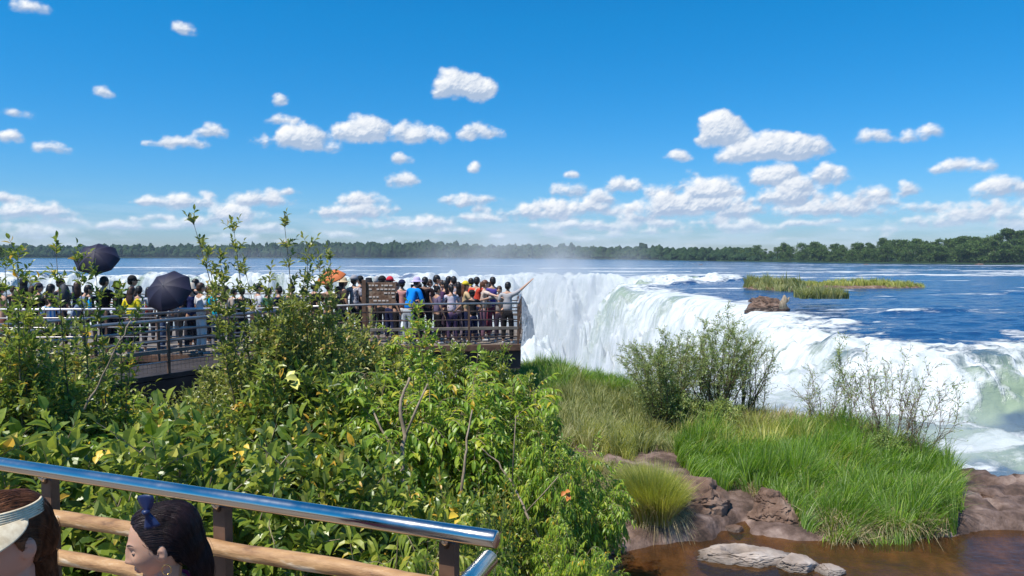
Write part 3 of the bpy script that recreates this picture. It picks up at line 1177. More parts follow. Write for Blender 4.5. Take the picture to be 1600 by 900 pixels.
def curve_pts(a, b, n, wob, arch=0.0):
    a, b = Vector(a), Vector(b)
    off = rv(wob)
    off2 = rv(wob * .5)
    out = []
    for i in range(n):
        t = i / (n - 1)
        p = a.lerp(b, t) + off * math.sin(math.pi * t) + off2 * math.sin(2 * math.pi * t)
        p.z += arch * math.sin(math.pi * t * .8)
        out.append(p)
    return out


def leaf_dir(tw, k, out=.9):
    """Direction of the k-th alternate leaf on a twig running along tw."""
    side = tw.cross(Vector((0, 0, 1)))
    if side.length < .05: side = Vector((1, 0, 0))
    side.normalize()
    a = (k * 2.4) + random.uniform(-.4, .4)
    up = side.cross(tw).normalized()
    d = side * math.cos(a) + up * math.sin(a)
    return (tw * random.uniform(.45, .9) + d * out).normalized()


def oval_shrub(rx, rz_, shoots, twigs, seed, ll=(.075, .12), wr=.43, stems=.012, spikes=()):
    """Many-stemmed bush of oval leaves: a few stems, arching shoots, leafy twigs along them."""
    random.seed(seed)
    lv, mb = Leaves(), MB()
    ends = []
    for i in range(shoots):
        a = random.uniform(0, 2 * math.pi)
        ph = math.asin(random.uniform(-.1, 1))
        rr = random.uniform(.78, 1.05)
        e = Vector((math.cos(a) * math.cos(ph) * rx * rr, math.sin(a) * math.cos(ph) * rx * rr, rz_ * (.52 + .48 * math.sin(ph) * rr)))
        ends.append((e, .0))
    for sp in spikes:
        ends.append((Vector(sp), 1.0))
    for (e, spike) in ends:
        b = Vector((random.uniform(-.15, .15), random.uniform(-.15, .15), 0))
        if spike:
            b = Vector((e.x * .55, e.y * .55, rz_ * .5))
        mid = Vector((e.x * .45, e.y * .45, e.z * .62)) if not spike else b.lerp(e, .5)
        n = 11
        pts = []
        o1 = rv(.05)
        for k in range(n):
            t = k / (n - 1)
            p = b * (1 - t) ** 2 + mid * 2 * t * (1 - t) + e * t * t + o1 * math.sin(3.1 * t)
            pts.append(p)
        mb.tube(pts, [stems * (1.25 - t / (n - 1)) for t in range(n)], 5, cap=False)
        start = 4 if not spike else 1
        for k in range(start, n):
            t = k / (n - 1)
            tw0 = (pts[k] - pts[k - 1]).normalized()
            nt_ = twigs if not spike else 3
            for q in range(nt_):
                d = (tw0 * (.55 if not spike else 1.1) + rv(.55) + Vector((0, 0, .25))).normalized()
                ln = random.uniform(.16, .34) if not spike else random.uniform(.12, .26)
                p0 = pts[k]
                p1 = p0 + d * ln + Vector((0, 0, -.02))
                if random.random() < .5 or spike:
                    mb.tube([p0, p0.lerp(p1, .5) + Vector((0, 0, .01)), p1], [.0035, .003, .0015], 3, cap=False)
                nl = random.randint(6, 9) if not spike else random.randint(6, 8)
                for j in range(nl):
                    tt = (j + 1) / nl
                    pp = p0.lerp(p1, tt)
                    dd = leaf_dir(d, j) if j < nl - 1 else d
                    L_ = random.uniform(*ll) * (1 - .25 * tt)
                    nn = (Vector((0, 0, 1)) + rv(.35)).normalized()
                    lv.add(pp, dd, nn, L_, L_ * wr * random.uniform(.85, 1.15))
    return lv, mb


def pinnate_shrub(rx, rz_, shoots, seed, rach=(.28, .42), ll=(.10, .16), stems=.014, fronds=4):
    """Bush with long drooping compound leaves."""
    random.seed(seed)
    lv, mb = Leaves(), MB()
    for i in range(shoots):
        a = random.uniform(0, 2 * math.pi)
        ph = math.asin(random.uniform(-.05, 1))
        rr = random.uniform(.7, 1.0)
        e = Vector((math.cos(a) * math.cos(ph) * rx * rr, math.sin(a) * math.cos(ph) * rx * rr, rz_ * (.5 + .5 * math.sin(ph) * rr)))
        pts = curve_pts((random.uniform(-.1, .1), random.uniform(-.1, .1), 0), e, 9, .08, .12)
        mb.tube(pts, [stems * (1.25 - k / 8) for k in range(9)], 5, cap=False)
        for k in range(3, 9):
            for q in range(fronds if k > 5 else 2):
                out = Vector((e.x, e.y, 0))
                if out.length > .01: out.normalize()
                d = (out * .7 + rv(.7) + Vector((0, 0, .35))).normalized()
                ln = random.uniform(*rach)
                nn = 7
                fr = []
                p = pts[k].copy()
                dd = d.copy()
                for j in range(nn):
                    fr.append(p.copy())
                    dd = (dd + Vector((0, 0, -.16))).normalized()
                    p = p + dd * ln / (nn - 1)
                mb.tube(fr, .0028, 3, cap=False)
                side = dd.cross(Vector((0, 0, 1)))
                if side.length < .1: side = Vector((1, 0, 0))
                side.normalize()
                for j in range(1, nn):
                    t0 = (fr[j] - fr[j - 1]).normalized()
                    L_ = random.uniform(*ll) * (.7 + .5 * j / nn)
                    for sg in (-1, 1):
                        ld = (side * sg + t0 * .55 + Vector((0, 0, -.35)) + rv(.12)).normalized()
                        lv.add(fr[j], ld, (Vector((0, 0, 1)) + rv(.2)).normalized(), L_, L_ * .36)
                lv.add(fr[-1], (fr[-1] - fr[-2]).normalized(), Vector((0, 0, 1)), ll[1], ll[1] * .38)
    return lv, mb


def willow(rx, h, stems_n, seed, density=1.0, base_r=.014, lean=(0, 0), ll=(.045, .075), top=.35):
    """Airy bush: many fine upright stems carrying narrow leaves."""
    random.seed(seed)
    lv, mb = Leaves(), MB()
    for i in range(stems_n):
        a = random.uniform(0, 2 * math.pi)
        r = rx * math.sqrt(random.random())
        hh = h * random.uniform(.72, 1.0) * (1 - .3 * (r / rx) ** 2)
        e = Vector((math.cos(a) * r + lean[0], math.sin(a) * r + lean[1], hh))
        pts = curve_pts((math.cos(a) * r * .15, math.sin(a) * r * .15, 0), e, 13, .09)
        mb.tube(pts, [base_r * (1.15 - k / 12) for k in range(13)], 4, cap=False)
        for k in range(2, 13):
            nb = 3 if k > 4 else 2
            for q in range(nb):
                d = ((pts[k] - pts[k - 1]).normalized() * .9 + rv(.5)).normalized()
                ln = random.uniform(.18, .42) * (1.15 - .4 * k / 12)
                p1 = pts[k] + d * ln
                tw = [pts[k], pts[k].lerp(p1, .5) + Vector((0, 0, .015)), p1 - Vector((0, 0, .02))]
                mb.tube(tw, [.0035, .0028, .0015], 3, cap=False)
                nl = int(random.randint(9, 14) * density * (1.0 if k / 12 > top else .55))
                for j in range(nl):
                    t = (j + 1) / max(nl, 1)
                    pp = tw[0].lerp(tw[2], t)
                    L_ = random.uniform(*ll)
                    lv.add(pp, leaf_dir(d, j, .8), rv(1).normalized(), L_, L_ * .24)
    return lv, mb


def plant(name, parts, loc, rz=0, sc_=1.0, label='', cat='shrub', group=None):
    """parts: list of (part name, mesh datablock, material)."""
    r = empty(name, loc, rz)
    r.scale = (sc_,) * 3 if isinstance(sc_, (int, float)) else sc_
    tag(r, label, cat, group)
    for (pn, me, mm) in parts:
        o = bpy.data.objects.new(pn, me)
        col.objects.link(o)
        o.parent = r
        if not me.materials:
            me.materials.append(mm)
        if me.materials[0] is not mm:
            o.material_slots[0].link = 'OBJECT'
            o.material_slots[0].material = mm
    return r


def parts_of(lv, mb, lm, sm, fold=.25, droop=.25):
    lme = lv.mesh('foliage', fold, droop)
    lme.shade_flat()
    sme = mb.mesh('stems')
    sme.shade_smooth()
    return [('foliage', lme, M[lm]), ('stems', sme, M[sm])]


OV = [parts_of(*oval_shrub(1.05, 2.3, 34, 3, 101, ll=(.095, .17)), 'leaf_a', 'bark'),
      parts_of(*oval_shrub(1.15, 2.2, 50, 3, 102, ll=(.07, .12)), 'leaf_o', 'twig'),
      parts_of(*oval_shrub(.95, 2.5, 32, 3, 103, ll=(.12, .20), wr=.38), 'leaf_a', 'twig'),
      parts_of(*oval_shrub(1.1, 2.2, 34, 3, 104, ll=(.09, .16), wr=.5), 'leaf_a', 'bark')]
PN = [parts_of(*pinnate_shrub(1.0, 2.2, 30, 111), 'leaf_b', 'bark', .15, .35),
      parts_of(*pinnate_shrub(1.0, 2.0, 26, 112, ll=(.09, .13)), 'leaf_b', 'bark', .15, .35)]
SM = [parts_of(*pinnate_shrub(.55, 1.1, 12, 115, rach=(.2, .3), ll=(.08, .12)), 'leaf_b', 'bark', .15, .35),
      parts_of(*oval_shrub(.5, 1.2, 22, 2, 116), 'leaf_a', 'bark')]

# The thicket: every bush is placed by (photo column, row of its crown top, distance).
BUSH = []


def bush(kind, px, py_top, Y, label, rz=None, widen=1.0, matk=None):
    src = {'O': OV, 'P': PN, 'S': SM}[kind[0]][int(kind[1])]
    h0 = {'O0': 2.3, 'O1': 2.2, 'O2': 2.5, 'O3': 2.2, 'P0': 2.25, 'P1': 2.05, 'S0': 1.15, 'S1': 1.25}[kind]
    p = W(px, py_top, Y)
    zg = gz(p.x, Y) - .05
    s = (p.z - zg) / h0
    if matk:
        src = [(src[0][0], src[0][1], M[matk]), src[1]]
    r = plant('shrub', src, (p.x, Y, zg), rz if rz is not None else random.uniform(0, 6.28), (s * widen, s * widen, s), label, 'shrub', 'bushes of the thicket between the handrail and the platform')
    BUSH.append(r)
    return r


random.seed(5)
B = [
 # back row, against the walkway and platform
 ('O1', 20, 505, 11.0, 'olive leaved bush at the left edge in front of the crowd railing', 1.0),
 ('O0', 120, 640, 9.6, 'dark leaved bush under the walkway below the blue and white striped child', 1.0),
 ('O3', 215, 632, 10.0, 'bush under the walkway below the open umbrella held low', .9),
 ('O1', 300, 618, 10.6, 'bush in the shade under the walkway right of the low umbrella', 1.0),
 ('O1', 385, 560, 12.4, 'olive bush rising to the end of the pale top rail', .9),
 ('O1', 470, 500, 12.6, 'olive bush below the orange cape, covering the platform corner', .95),
 ('O1', 520, 505, 13.4, 'bush just left of the tall post with the board', .8),
 ('O3', 590, 545, 14.0, 'bush under the platform below the tall post', .9),
 ('P1', 655, 522, 14.4, 'light green bush below the blue shirt, touching the platform railing', .85),
 ('O2', 715, 547, 14.6, 'large leaved bush under the platform below the coral shirt', .85),
 ('O2', 780, 551, 14.8, 'dark drooping bush under the right corner of the platform', .8),
 # middle row
 ('O0', 10, 590, 8.6, 'round leaved bush at the left edge above the steel handrail', 1.0),
 ('O3', 110, 668, 8.4, 'bush in the middle of the thicket, below the dark girders at the left', 1.0),
 ('P0', 210, 640, 8.6, 'compound leaved bush in the middle of the thicket below the low umbrella', .9),
 ('O0', 320, 628, 8.8, 'dense oval leaved bush in the middle of the thicket left of the thorny twigs', .95),
 ('O2', 430, 585, 9.0, 'bush with one big yellow leaf in the middle of the thicket', .9),
 ('O3', 520, 590, 9.4, 'bush in the middle of the thicket above the centre of the handrail', .9),
 ('P0', 610, 575, 9.4, 'light green compound leaved bush in the middle of the thicket by the grey trunk', .85),
 ('P1', 700, 580, 9.8, 'hanging leaved bush right of the grey trunk', .85),
 ('P0', 790, 585, 10.0, 'tall light green bush at the right end of the thicket by the dry grass', .75),
 ('O2', 850, 660, 9.4, 'leafy bush nearest to the dry grass slope', .65),
 ('P1', 905, 700, 9.0, 'yellow green bush left of the grass tussock', .62),
 # front row, right behind the handrail
 ('O0', -60, 690, 5.6, 'bush at the left edge right behind the handrail', 1.0),
 ('O3', 70, 672, 5.6, 'bush right behind the handrail above the visor of the woman', 1.0),
 ('O0', 190, 682, 5.8, 'bush right behind the handrail above the hair bow of the girl', .95),
 ('O3', 310, 690, 5.6, 'bush right behind the handrail to the right of the girl', .95),
 ('O0', 425, 700, 5.8, 'glossy bush right behind the middle of the handrail', .9),
 ('O3', 540, 720, 6.2, 'bush behind the right half of the handrail, below the grey trunk', .85),
 ('O0', 660, 745, 6.4, 'dark bush behind the last post of the handrail', .7),
 ('O3', 770, 770, 7.4, 'bush behind the rounded end of the handrail', .6),
]
for (k, px, py, Y, lab, wd) in B:
    bush(k, px, py, Y, lab, widen=wd)
# small bright plants close to the rail and over the stream
for (k, px, py, Y, lab, mk_) in [
 ('P0', 612, 826, 3.9, 'low plant with broad drooping yellow green leaves under the right half of the handrail', 'leaf_y'),
 ('P1', 705, 862, 4.0, 'low yellow leaved plant beside the last post of the handrail', 'leaf_y'),
 ('P0', 800, 872, 5.2, 'leafy plant at the bottom edge right of the second steel tube', 'leaf_b'),
 ('P1', 885, 800, 7.2, 'light green plant leaning over the edge of the stream', 'leaf_b'),
 ('P0', 935, 850, 6.8, 'small leafy plant hanging over the brown stream', 'leaf_b'),
 ('O0', 740, 800, 5.6, 'small bush with one orange leaf above the end of the handrail', 'leaf_a'),
 ('P0', 860, 668, 8.4, 'light green sprays standing out of the right side of the thicket', 'leaf_b')]:
    bush(k, px, py, Y, lab, widen=.42, matk=mk_)

# tall shoots standing up against river and sky
def shoot_shrub(px, Y, tips, label, seed, twigs=3, lm='leaf_a', body=(.5, 1.6, 26)):
    base = W(px, 700, Y)
    zg = gz(base.x, Y) - .05
    sp = []
    for (tx, ty) in tips:
        t = W(tx, ty, Y + random.uniform(-.3, .3))
        sp.append((t.x - base.x, t.y - Y, t.z - zg))
    lv, mb = oval_shrub(body[0], body[1], body[2], twigs, seed, ll=(.08, .12), wr=.45, spikes=sp)
    return plant('tall_shrub', parts_of(lv, mb, lm, 'twig'), (base.x, Y, zg), 0, 1, label, 'shrub')


shoot_shrub(440, 9.6, [(303, 352), (325, 400), (366, 364), (345, 410), (385, 432), (420, 440), (350, 445), (332, 470), (440, 490)],
            'tall bush whose two leafy shoots rise over the river right of the low umbrella', 131, body=(.48, 3.7, 36), lm='leaf_o')
shoot_shrub(490, 10.2, [(445, 357), (482, 390), (516, 408), (500, 425), (475, 445), (455, 470)],
            'tall bush with a shoot bent left at its tip in front of the orange cape', 133, body=(.70, 3.8, 42), lm='leaf_o')
shoot_shrub(160, 8.6, [(88, 398), (122, 412), (150, 435), (185, 470), (215, 500)],
            'bush with a leafy branch reaching up to the higher umbrella', 135, body=(.42, 3.0, 28))
shoot_shrub(40, 8.2, [(28, 402), (8, 420), (48, 445), (-20, 440)],
            'upright leafy bush at the left edge in front of the bare shouldered man', 137, body=(.45, 3.75, 46))
shoot_shrub(655, 9.8, [(652, 492), (640, 510), (665, 520), (676, 540)], 'bush with a light green top overlapping the railing below the blue shirt', 139, body=(.5, 2.1, 18), lm='leaf_b')


# bare stems and trunks that show through the thicket
def bare_trunk(pts, r, label, name='dead_tree', side=()):
    r0 = empty(name, pts[0])
    tag(r0, label, 'dead branch' if 'branch' in name else 'dead tree')
    P = [Vector(p) - Vector(pts[0]) for p in pts]
    Q = []
    for i in range(len(P) - 1):
        for k in range(4):
            Q.append(P[i].lerp(P[i + 1], k / 4) + rv(.008))
    Q.append(P[-1])
    r = r * .62
    MB().tube(Q, [r * (1.1 - .7 * i / len(Q)) for i in range(len(Q))], 8).build('trunk', M['bark'], r0, True)
    for s_ in side:
        S = [Vector(p) - Vector(pts[0]) for p in s_]
        MB().tube(S, [r * .5 * (1.1 - .7 * i / len(S)) for i in range(len(S))], 6).build('branch', M['bark'], r0, True)
    return r0


def pt(px, py, Y): return tuple(W(px, py, Y))


bare_trunk([pt(640, 800, 8.3), pt(628, 740, 8.4), pt(632, 680, 8.6), pt(625, 625, 8.7), pt(640, 590, 8.8)], .05, 'grey leafless trunk standing in the middle of the thicket', side=[[pt(630, 690, 8.6), pt(650, 640, 8.6), pt(668, 600, 8.8)], [pt(628, 720, 8.4), pt(595, 670, 8.6), pt(582, 640, 8.6)]])
bare_trunk([pt(845, 850, 7.5), pt(822, 800, 7.5), pt(800, 755, 7.7), pt(778, 722, 7.8), pt(752, 700, 7.8)], .022, 'pale bent branch right of the handrail end', name='fallen_branch', side=[[pt(800, 755, 7.7), pt(803, 700, 7.7), pt(806, 650, 7.7)], [pt(822, 800, 7.5), pt(850, 770, 7.5), pt(872, 745, 7.5)]])
bare_trunk([pt(720, 800, 8.3), pt(722, 750, 8.3), pt(728, 700, 8.4), pt(738, 640, 8.6)], .03, 'thin grey trunk behind the last post of the handrail')
bare_trunk([pt(130, 640, 8.1), pt(155, 600, 8.2), pt(180, 545, 8.2), pt(205, 500, 8.3)], .02, 'slanting bare stem in front of the dark girders', name='fallen_branch')

# yellow leaves and an orange seed pod that stand out
def single_leaves(pos, n, size, m_, label, name='yellow_leaf', cat='leaf'):
    lv = Leaves()
    for i in range(n):
        lv.add(Vector(pos) * 0 + rv(size * .25), (Vector((random.uniform(-1, 1), -.6, random.uniform(-.6, .3)))).normalized(), Vector((random.uniform(-.3, .3), -.7, .7)).normalized(), size * random.uniform(.8, 1.1), size * .6)
    o = mesh_obj(name, lv.mesh(name), M[m_], smooth=False)
    o.location = pos
    tag(o, label, cat)


M['gold'] = mat('yellow_leaf_skin', (.62, .42, .03), .5)
M['lemon'] = mat('pale_yellow_leaf_skin', (.60, .56, .12), .45)
M['orange'] = mat('orange_leaf_skin', (.5, .17, .03), .6)
single_leaves(W(718, 806, 4.9), 3, .10, 'gold', 'golden yellow dead leaf above the end of the handrail')
single_leaves(W(458, 592, 7.9), 4, .16, 'lemon', 'big pale yellow leaf in the middle of the thicket')
single_leaves(W(160, 708, 4.6), 5, .07, 'gold', 'cluster of yellow leaves behind the left part of the handrail')
single_leaves(W(372, 705, 4.8), 5, .06, 'gold', 'yellow leaf sprays behind the middle of the handrail')
single_leaves(W(884, 772, 6.6), 5, .07, 'orange', 'orange brown dried flower head over the stream edge', 'dried_flower', 'flower')


# ------------------------------------------------------------------ willows on the rocky point
def willow_at(px, py_base, Y, top_py, rx, stems, seed, label, dens, lean=(0, 0), name='willow_bush', top=.35):
    br = .014 if name == 'willow_bush' else .0075
    b = W(px, py_base, Y)
    zg = gz(b.x, Y) - .05
    h = W(px, top_py, Y).z - zg
    lv, mb = willow(rx, h, stems, seed, dens, br, lean=lean, top=top)
    return plant(name, parts_of(lv, mb, 'leaf_w', 'bark_dark', .1, .1), (b.x, Y, zg), 0, 1, label, 'shrub')


willow_at(1040, 660, 15.6, 508, .95, 46, 151, 'bushy willow left of the two taller ones on the rocky point', 1.15, (-.1, 0))
willow_at(1118, 660, 15.9, 478, .78, 36, 153, 'tallest willow bush on the rocky point in front of the falls', 1.0, (.15, 0))
willow_at(1165, 655, 16.2, 520, .6, 16, 155, 'thin willow at the right side of the tallest willow', .45, (.25, 0))
willow_at(1385, 690, 13.2, 540, 1.05, 20, 157, 'sparse nearly bare bush right of the rocky point', .32, (.1, 0), 'sparse_bush', .6)
willow_at(1290, 640, 14.6, 575, .7, 12, 159, 'thin twigs rising out of the green grass left of the sparse bush', .28, (0, 0), 'sparse_bush', .6)
willow_at(1322, 640, 14.9, 505, .16, 3, 161, 'single tall stem with a leafy tip over the dark water', .9, (0, 0), 'sapling', .8)
willow_at(1440, 700, 12.8, 580, .55, 9, 163, 'bare twigs furthest right behind the green grass', .18, (.25, 0), 'sparse_bush', .7)
# low dark shrubs at their feet
for (px, Y, py, lab, s_) in [(1385, 12.9, 668, 'dark low bush at the foot of the sparse bush', .62), (1060, 15.2, 610, 'dark green bush at the foot of the leafy willow', .8), (1130, 15.0, 622, 'low dark bush at the foot of the tallest willow', .8)]:
    p = W(px, py, Y)
    zg = gz(p.x, Y) - .05
    s = (p.z - zg) / 1.25
    src = [(SM[1][0][0], SM[1][0][1], M['leaf_w']), SM[1][1]]
    plant('low_shrub', src, (p.x, Y, zg), random.uniform(0, 6), (s_, s_, s), lab, 'shrub')


# ------------------------------------------------------------------ grass
def blades(P, H, Wd, lean, bend, name):
    """P: (n,3) roots; lean (n,2) horizontal lean vector; bend how far the tip droops."""
    n = len(P)
    a = rng.uniform(0, 2 * math.pi, n)
    S = np.stack([np.cos(a), np.sin(a), np.zeros(n)], 1)
    rows = []
    for t, w in ((0, 1), (.35, .9), (.7, .6)):
        c = P + np.concatenate([lean * (H[:, None]) * t ** 1.7, (H * (t - bend * t ** 3 * .6))[:, None]], 1)
        rows += [c - S * Wd[:, None] * .5 * w, c + S * Wd[:, None] * .5 * w]
    rows.append(P + np.concatenate([lean * H[:, None], (H * (1 - bend * .6))[:, None]], 1))
    V = np.stack(rows, 1).reshape(-1, 3)
    i = np.arange(n)[:, None] * 7
    f4 = np.concatenate([i + np.array([[0, 1, 3, 2]]), i + np.array([[2, 3, 5, 4]])])
    f3 = i + np.array([[4, 5, 6]])
    return np_mesh(name, V, f4, f3)


def grass(name, poly, n, h, w, m_, label, tuft=.35, lean=.35, bend=.5, hvar=None, kind='stuff', wind=(0, 0), zfun=None, sink=.02):
    xs = [p[0] for p in poly]
    ys = [p[1] for p in poly]
    x = rng.uniform(min(xs), max(xs), n * 4)
    y = rng.uniform(min(ys), max(ys), n * 4)
    k = inside(x, y, poly)
    x, y = x[k][:n], y[k][:n]
    # gather into tufts
    tx, ty = np.round(x / tuft), np.round(y / tuft)
    jx = (_h(tx, ty, tx * 0, 5) - .5) * tuft * .8
    jy = (_h(tx, ty, tx * 0, 6) - .5) * tuft * .8
    cx, cy = tx * tuft + jx, ty * tuft + jy
    q = rng.uniform(0, .55, len(x))
    x2, y2 = cx + (x - cx) * (1 - q), cy + (y - cy) * (1 - q)
    out = np.stack([x - cx, y - cy], 1) / tuft
    lv = out * lean * 2.0 + rng.normal(0, .12, (len(x), 2)) + np.array(wind)
    H = rng.uniform(h[0], h[1], len(x)) * (1 - .35 * np.hypot(out[:, 0], out[:, 1])) * (.75 + .5 * _h(tx, ty, tx * 0, 9))
    if hvar is not None:
        H = H * hvar(x, y)
    z = (land_z(x2, y2) if zfun is None else zfun(x2, y2)) - sink
    bd = bend * rng.uniform(.3, 1.6, len(x))
    me = blades(np.stack([x2, y2, z], 1), H, rng.uniform(w[0], w[1], len(x)), lv, bd, name)
    me.shade_smooth()
    o = mesh_obj(name, me, M[m_], smooth=False)
    tag(o, label, kind=kind)
    return o


def polyG(pts, z=-3.9):
    return [(G(a, b, z).x, G(a, b, z).y) for a, b in pts]


GREEN = polyG([(1075, 750), (1110, 785), (1170, 770), (1250, 815), (1300, 838), (1400, 836), (1490, 826), (1500, 780), (1480, 745), (1430, 725), (1390, 712), (1320, 700), (1240, 702), (1180, 705), (1100, 712), (1040, 715)], -3.9)
grass('reed_grass', GREEN, 30000, (.50, 1.05), (.008, .016), 'grass', 'bright green tall grass on the point beside the stream', .42, .36, .5, wind=(.08, -.05), hvar=lambda x, y: .78 + .75 * fbm(x / .9, y / .9, seed=401))
grass('dead_grass', polyG([(1230, 790), (1300, 838), (1390, 836), (1480, 826), (1485, 790), (1400, 780), (1300, 775)]), 5200, (.3, .62), (.008, .014), 'straw', 'dead straw at the foot of the green grass', .3, .7, 1.3)
grass('dead_grass', polyG([(1130, 745), (1160, 775), (1250, 815), (1260, 800), (1200, 750)]), 900, (.2, .4), (.008, .014), 'straw', 'dead straw on the red boulders', .3, .7, 1.3)
DRY = [(0.9, 24.9), (2.3, 21.4), (3.8, 18.4), (5.3, 16.5), (6.5, 15.4), (6.9, 14.3), (5.2, 14.0), (4.4, 13.9), (3.1, 13.6), (1.9, 13.3), (1.0, 14.5), (.6, 17), (.3, 20), (-1, 24.5)]
grass('dry_grass', DRY, 34000, (.35, .75), (.009, .018), 'grass_dry', 'olive and dry grass covering the slope between the platform and the willows', .5, .35, .6, wind=(.05, 0))
grass('green_grass', [(.2, 25), (1.4, 24.6), (2.0, 22), (1.5, 19.5), (.7, 19), (.3, 22)], 6000, (.4, .85), (.012, .022), 'grass', 'green grass just right of the platform end', .5, .35, .5)
grass('green_grass', [(2.1, 21.5), (3.0, 20.2), (3.2, 18.6), (2.5, 18.8), (1.9, 20)], 4000, (.4, .8), (.012, .022), 'grass', 'round patch of green grass at the cliff edge below the white water', .5, .35, .5)
grass('yellow_grass', polyG([(930, 720), (990, 740), (1000, 700), (950, 680), (900, 690)]), 3500, (.3, .6), (.008, .014), 'grass_yel', 'yellow green grass between the thicket and the tussock', .4, .35, .6)
grass('litter_grass', polyG([(900, 830), (980, 840), (1000, 760), (940, 740), (860, 760)]), 2500, (.15, .4), (.008, .014), 'grass_dry', 'short dry grass at the edge of the stream', .4, .5, .9)


grass('brown_scrub', [(4.0, 16.0), (5.0, 16.4), (6.0, 15.6), (5.9, 14.6), (4.9, 14.4), (4.1, 15.0)], 4200, (.35, .75), (.008, .016), 'straw', 'brown dry scrub behind the green grass beside the willows', .4, .5, .7)
grass('olive_tufts', polyG([(1060, 700), (1330, 690), (1440, 740), (1300, 720), (1100, 735)]), 3000, (.6, 1.0), (.008, .014), 'grass_yel', 'yellowish taller blades among the green grass', .8, .4, .5)

# the round yellow tussock is one plant
def tussock(px, py, Y, rad, h, n, label):
    b = W(px, py, Y)
    c = np.array([b.x, Y, -3.93 if rad > .55 else gz(b.x, Y)])
    a = rng.uniform(0, 2 * math.pi, n)
    r = np.sqrt(rng.uniform(0, 1, n))
    P = np.stack([np.cos(a) * r * rad * .5, np.sin(a) * r * rad * .5, r * 0], 1)
    ln = np.stack([np.cos(a), np.sin(a)], 1) * (r * .42)[:, None] + rng.normal(0, .07, (n, 2))
    H = h * rng.uniform(.7, 1.08, n) * (1 - .22 * r)
    # five leaning sub-tufts make it uneven
    sub_ = rng.integers(0, 6, n)
    sc2 = rng.uniform(-.34, .34, (6, 2)) * rad
    sl2 = rng.uniform(-.16, .16, (6, 2))
    P[:, :2] = P[:, :2] * .62 + sc2[sub_]
    ln = ln + sl2[sub_] + sc2[sub_] / rad * .35
    H = H * rng.uniform(.78, 1.08, 6)[sub_]
    t = empty('grass_tussock', c)
    tag(t, label, 'grass tussock')
    me = blades(P, H, rng.uniform(.005, .010, n), ln, .25 * rng.uniform(.5, 1.5, n), 'blades')
    mesh_obj('blades', me, M['grass_yel'], t, False)
    k_ = rng.choice(n, n // 9, replace=False)
    me = blades(P[k_], H[k_] * .92, rng.uniform(.005, .010, len(k_)), ln[k_] * 1.25, .5 * rng.uniform(.5, 1.5, len(k_)), 'dry_blades')
    mesh_obj('dry_blades', me, M['straw'], t, False)
    n2 = n // 12
    a = rng.uniform(0, 2 * math.pi, n2)
    P = np.stack([np.cos(a) * rad * .4, np.sin(a) * rad * .4, a * 0 + .12], 1)
    ln = np.stack([np.cos(a), np.sin(a)], 1) * rng.uniform(.6, 1.3, n2)[:, None]
    me = blades(P, h * rng.uniform(.22, .42, n2), rng.uniform(.006, .012, n2), ln, 2.6 * rng.uniform(.7, 1.3, n2), 'dead_skirt')
    mesh_obj('dead_skirt', me, M['straw'], t, False)


tussock(1028, 775, 10.7, .60, 1.12, 9000, 'round yellow green grass tussock on the rock beside the stream')
tussock(925, 712, 12.4, .5, .55, 2500, 'smaller olive tussock behind the thicket, left of the round one')

# islet grass
def isl_poly(cx, cy, rx, ry):
    return [(ISL.x + cx + rx * math.cos(a / 24 * 2 * math.pi), ISL.y + cy + ry * math.sin(a / 24 * 2 * math.pi)) for a in range(24)]


def zisl(x, y):
    return -4.5 + np.clip(ISLF(x, y), -.3, .34) * 2.4


grass('islet_grass', isl_poly(1, .2, 9.8, 3.2), 9000, (.45, 1.1), (.04, .08), 'grass_yel', 'bright grass on the river islet', 1.6, .3, .5, zfun=zisl, hvar=lambda x, y: (ISLF(x, y) > .2) * (.8 + .9 * fbm(x / 1.6, y / 1.6, seed=411)))
grass('islet_shrubbery', isl_poly(-8, -3, 2.9, 6.0), 5000, (.8, 1.7), (.05, .10), 'grass_dry', 'olive scrub at the left end of the river islet', 1.6, .3, .5, zfun=zisl, hvar=lambda x, y: (ISLF(x, y) > .14) * (.85 + 1.0 * fbm(x / 1.3, y / 1.3, seed=413)))
gb = G(1195, 462, -4)
grass('boulder_grass', [(gb.x - 2, gb.y - 14), (gb.x + 1.7, gb.y - 14), (gb.x + 1.5, gb.y - 11.2), (gb.x - 1.6, gb.y - 11.2)], 2600, (.7, 1.5), (.03, .06), 'grass_dry', 'olive scrub on top of the boulder at the lip of the falls', .8, .4, .6, zfun=lambda x, y: x * 0 - 3.45)
# the driftwood stump on the boulder
st = W(1222, 478, 50.5)
e_ = empty('driftwood_stump', (st.x, 50.2, -3.7))
tag(e_, 'weathered driftwood stump standing on the boulder at the lip', 'stump')
MB().tube([(0, 0, 0), (-.06, 0, .35), (.08, 0, .65), (.02, 0, .9)], [.3, .24, .2, .05], 8).build('trunk', M['bark'], e_, True)
MB().tube([(.05, 0, .4), (.28, 0, .55), (.38, 0, .75)], [.13, .1, .03], 7).build('branch', M['bark'], e_, True)


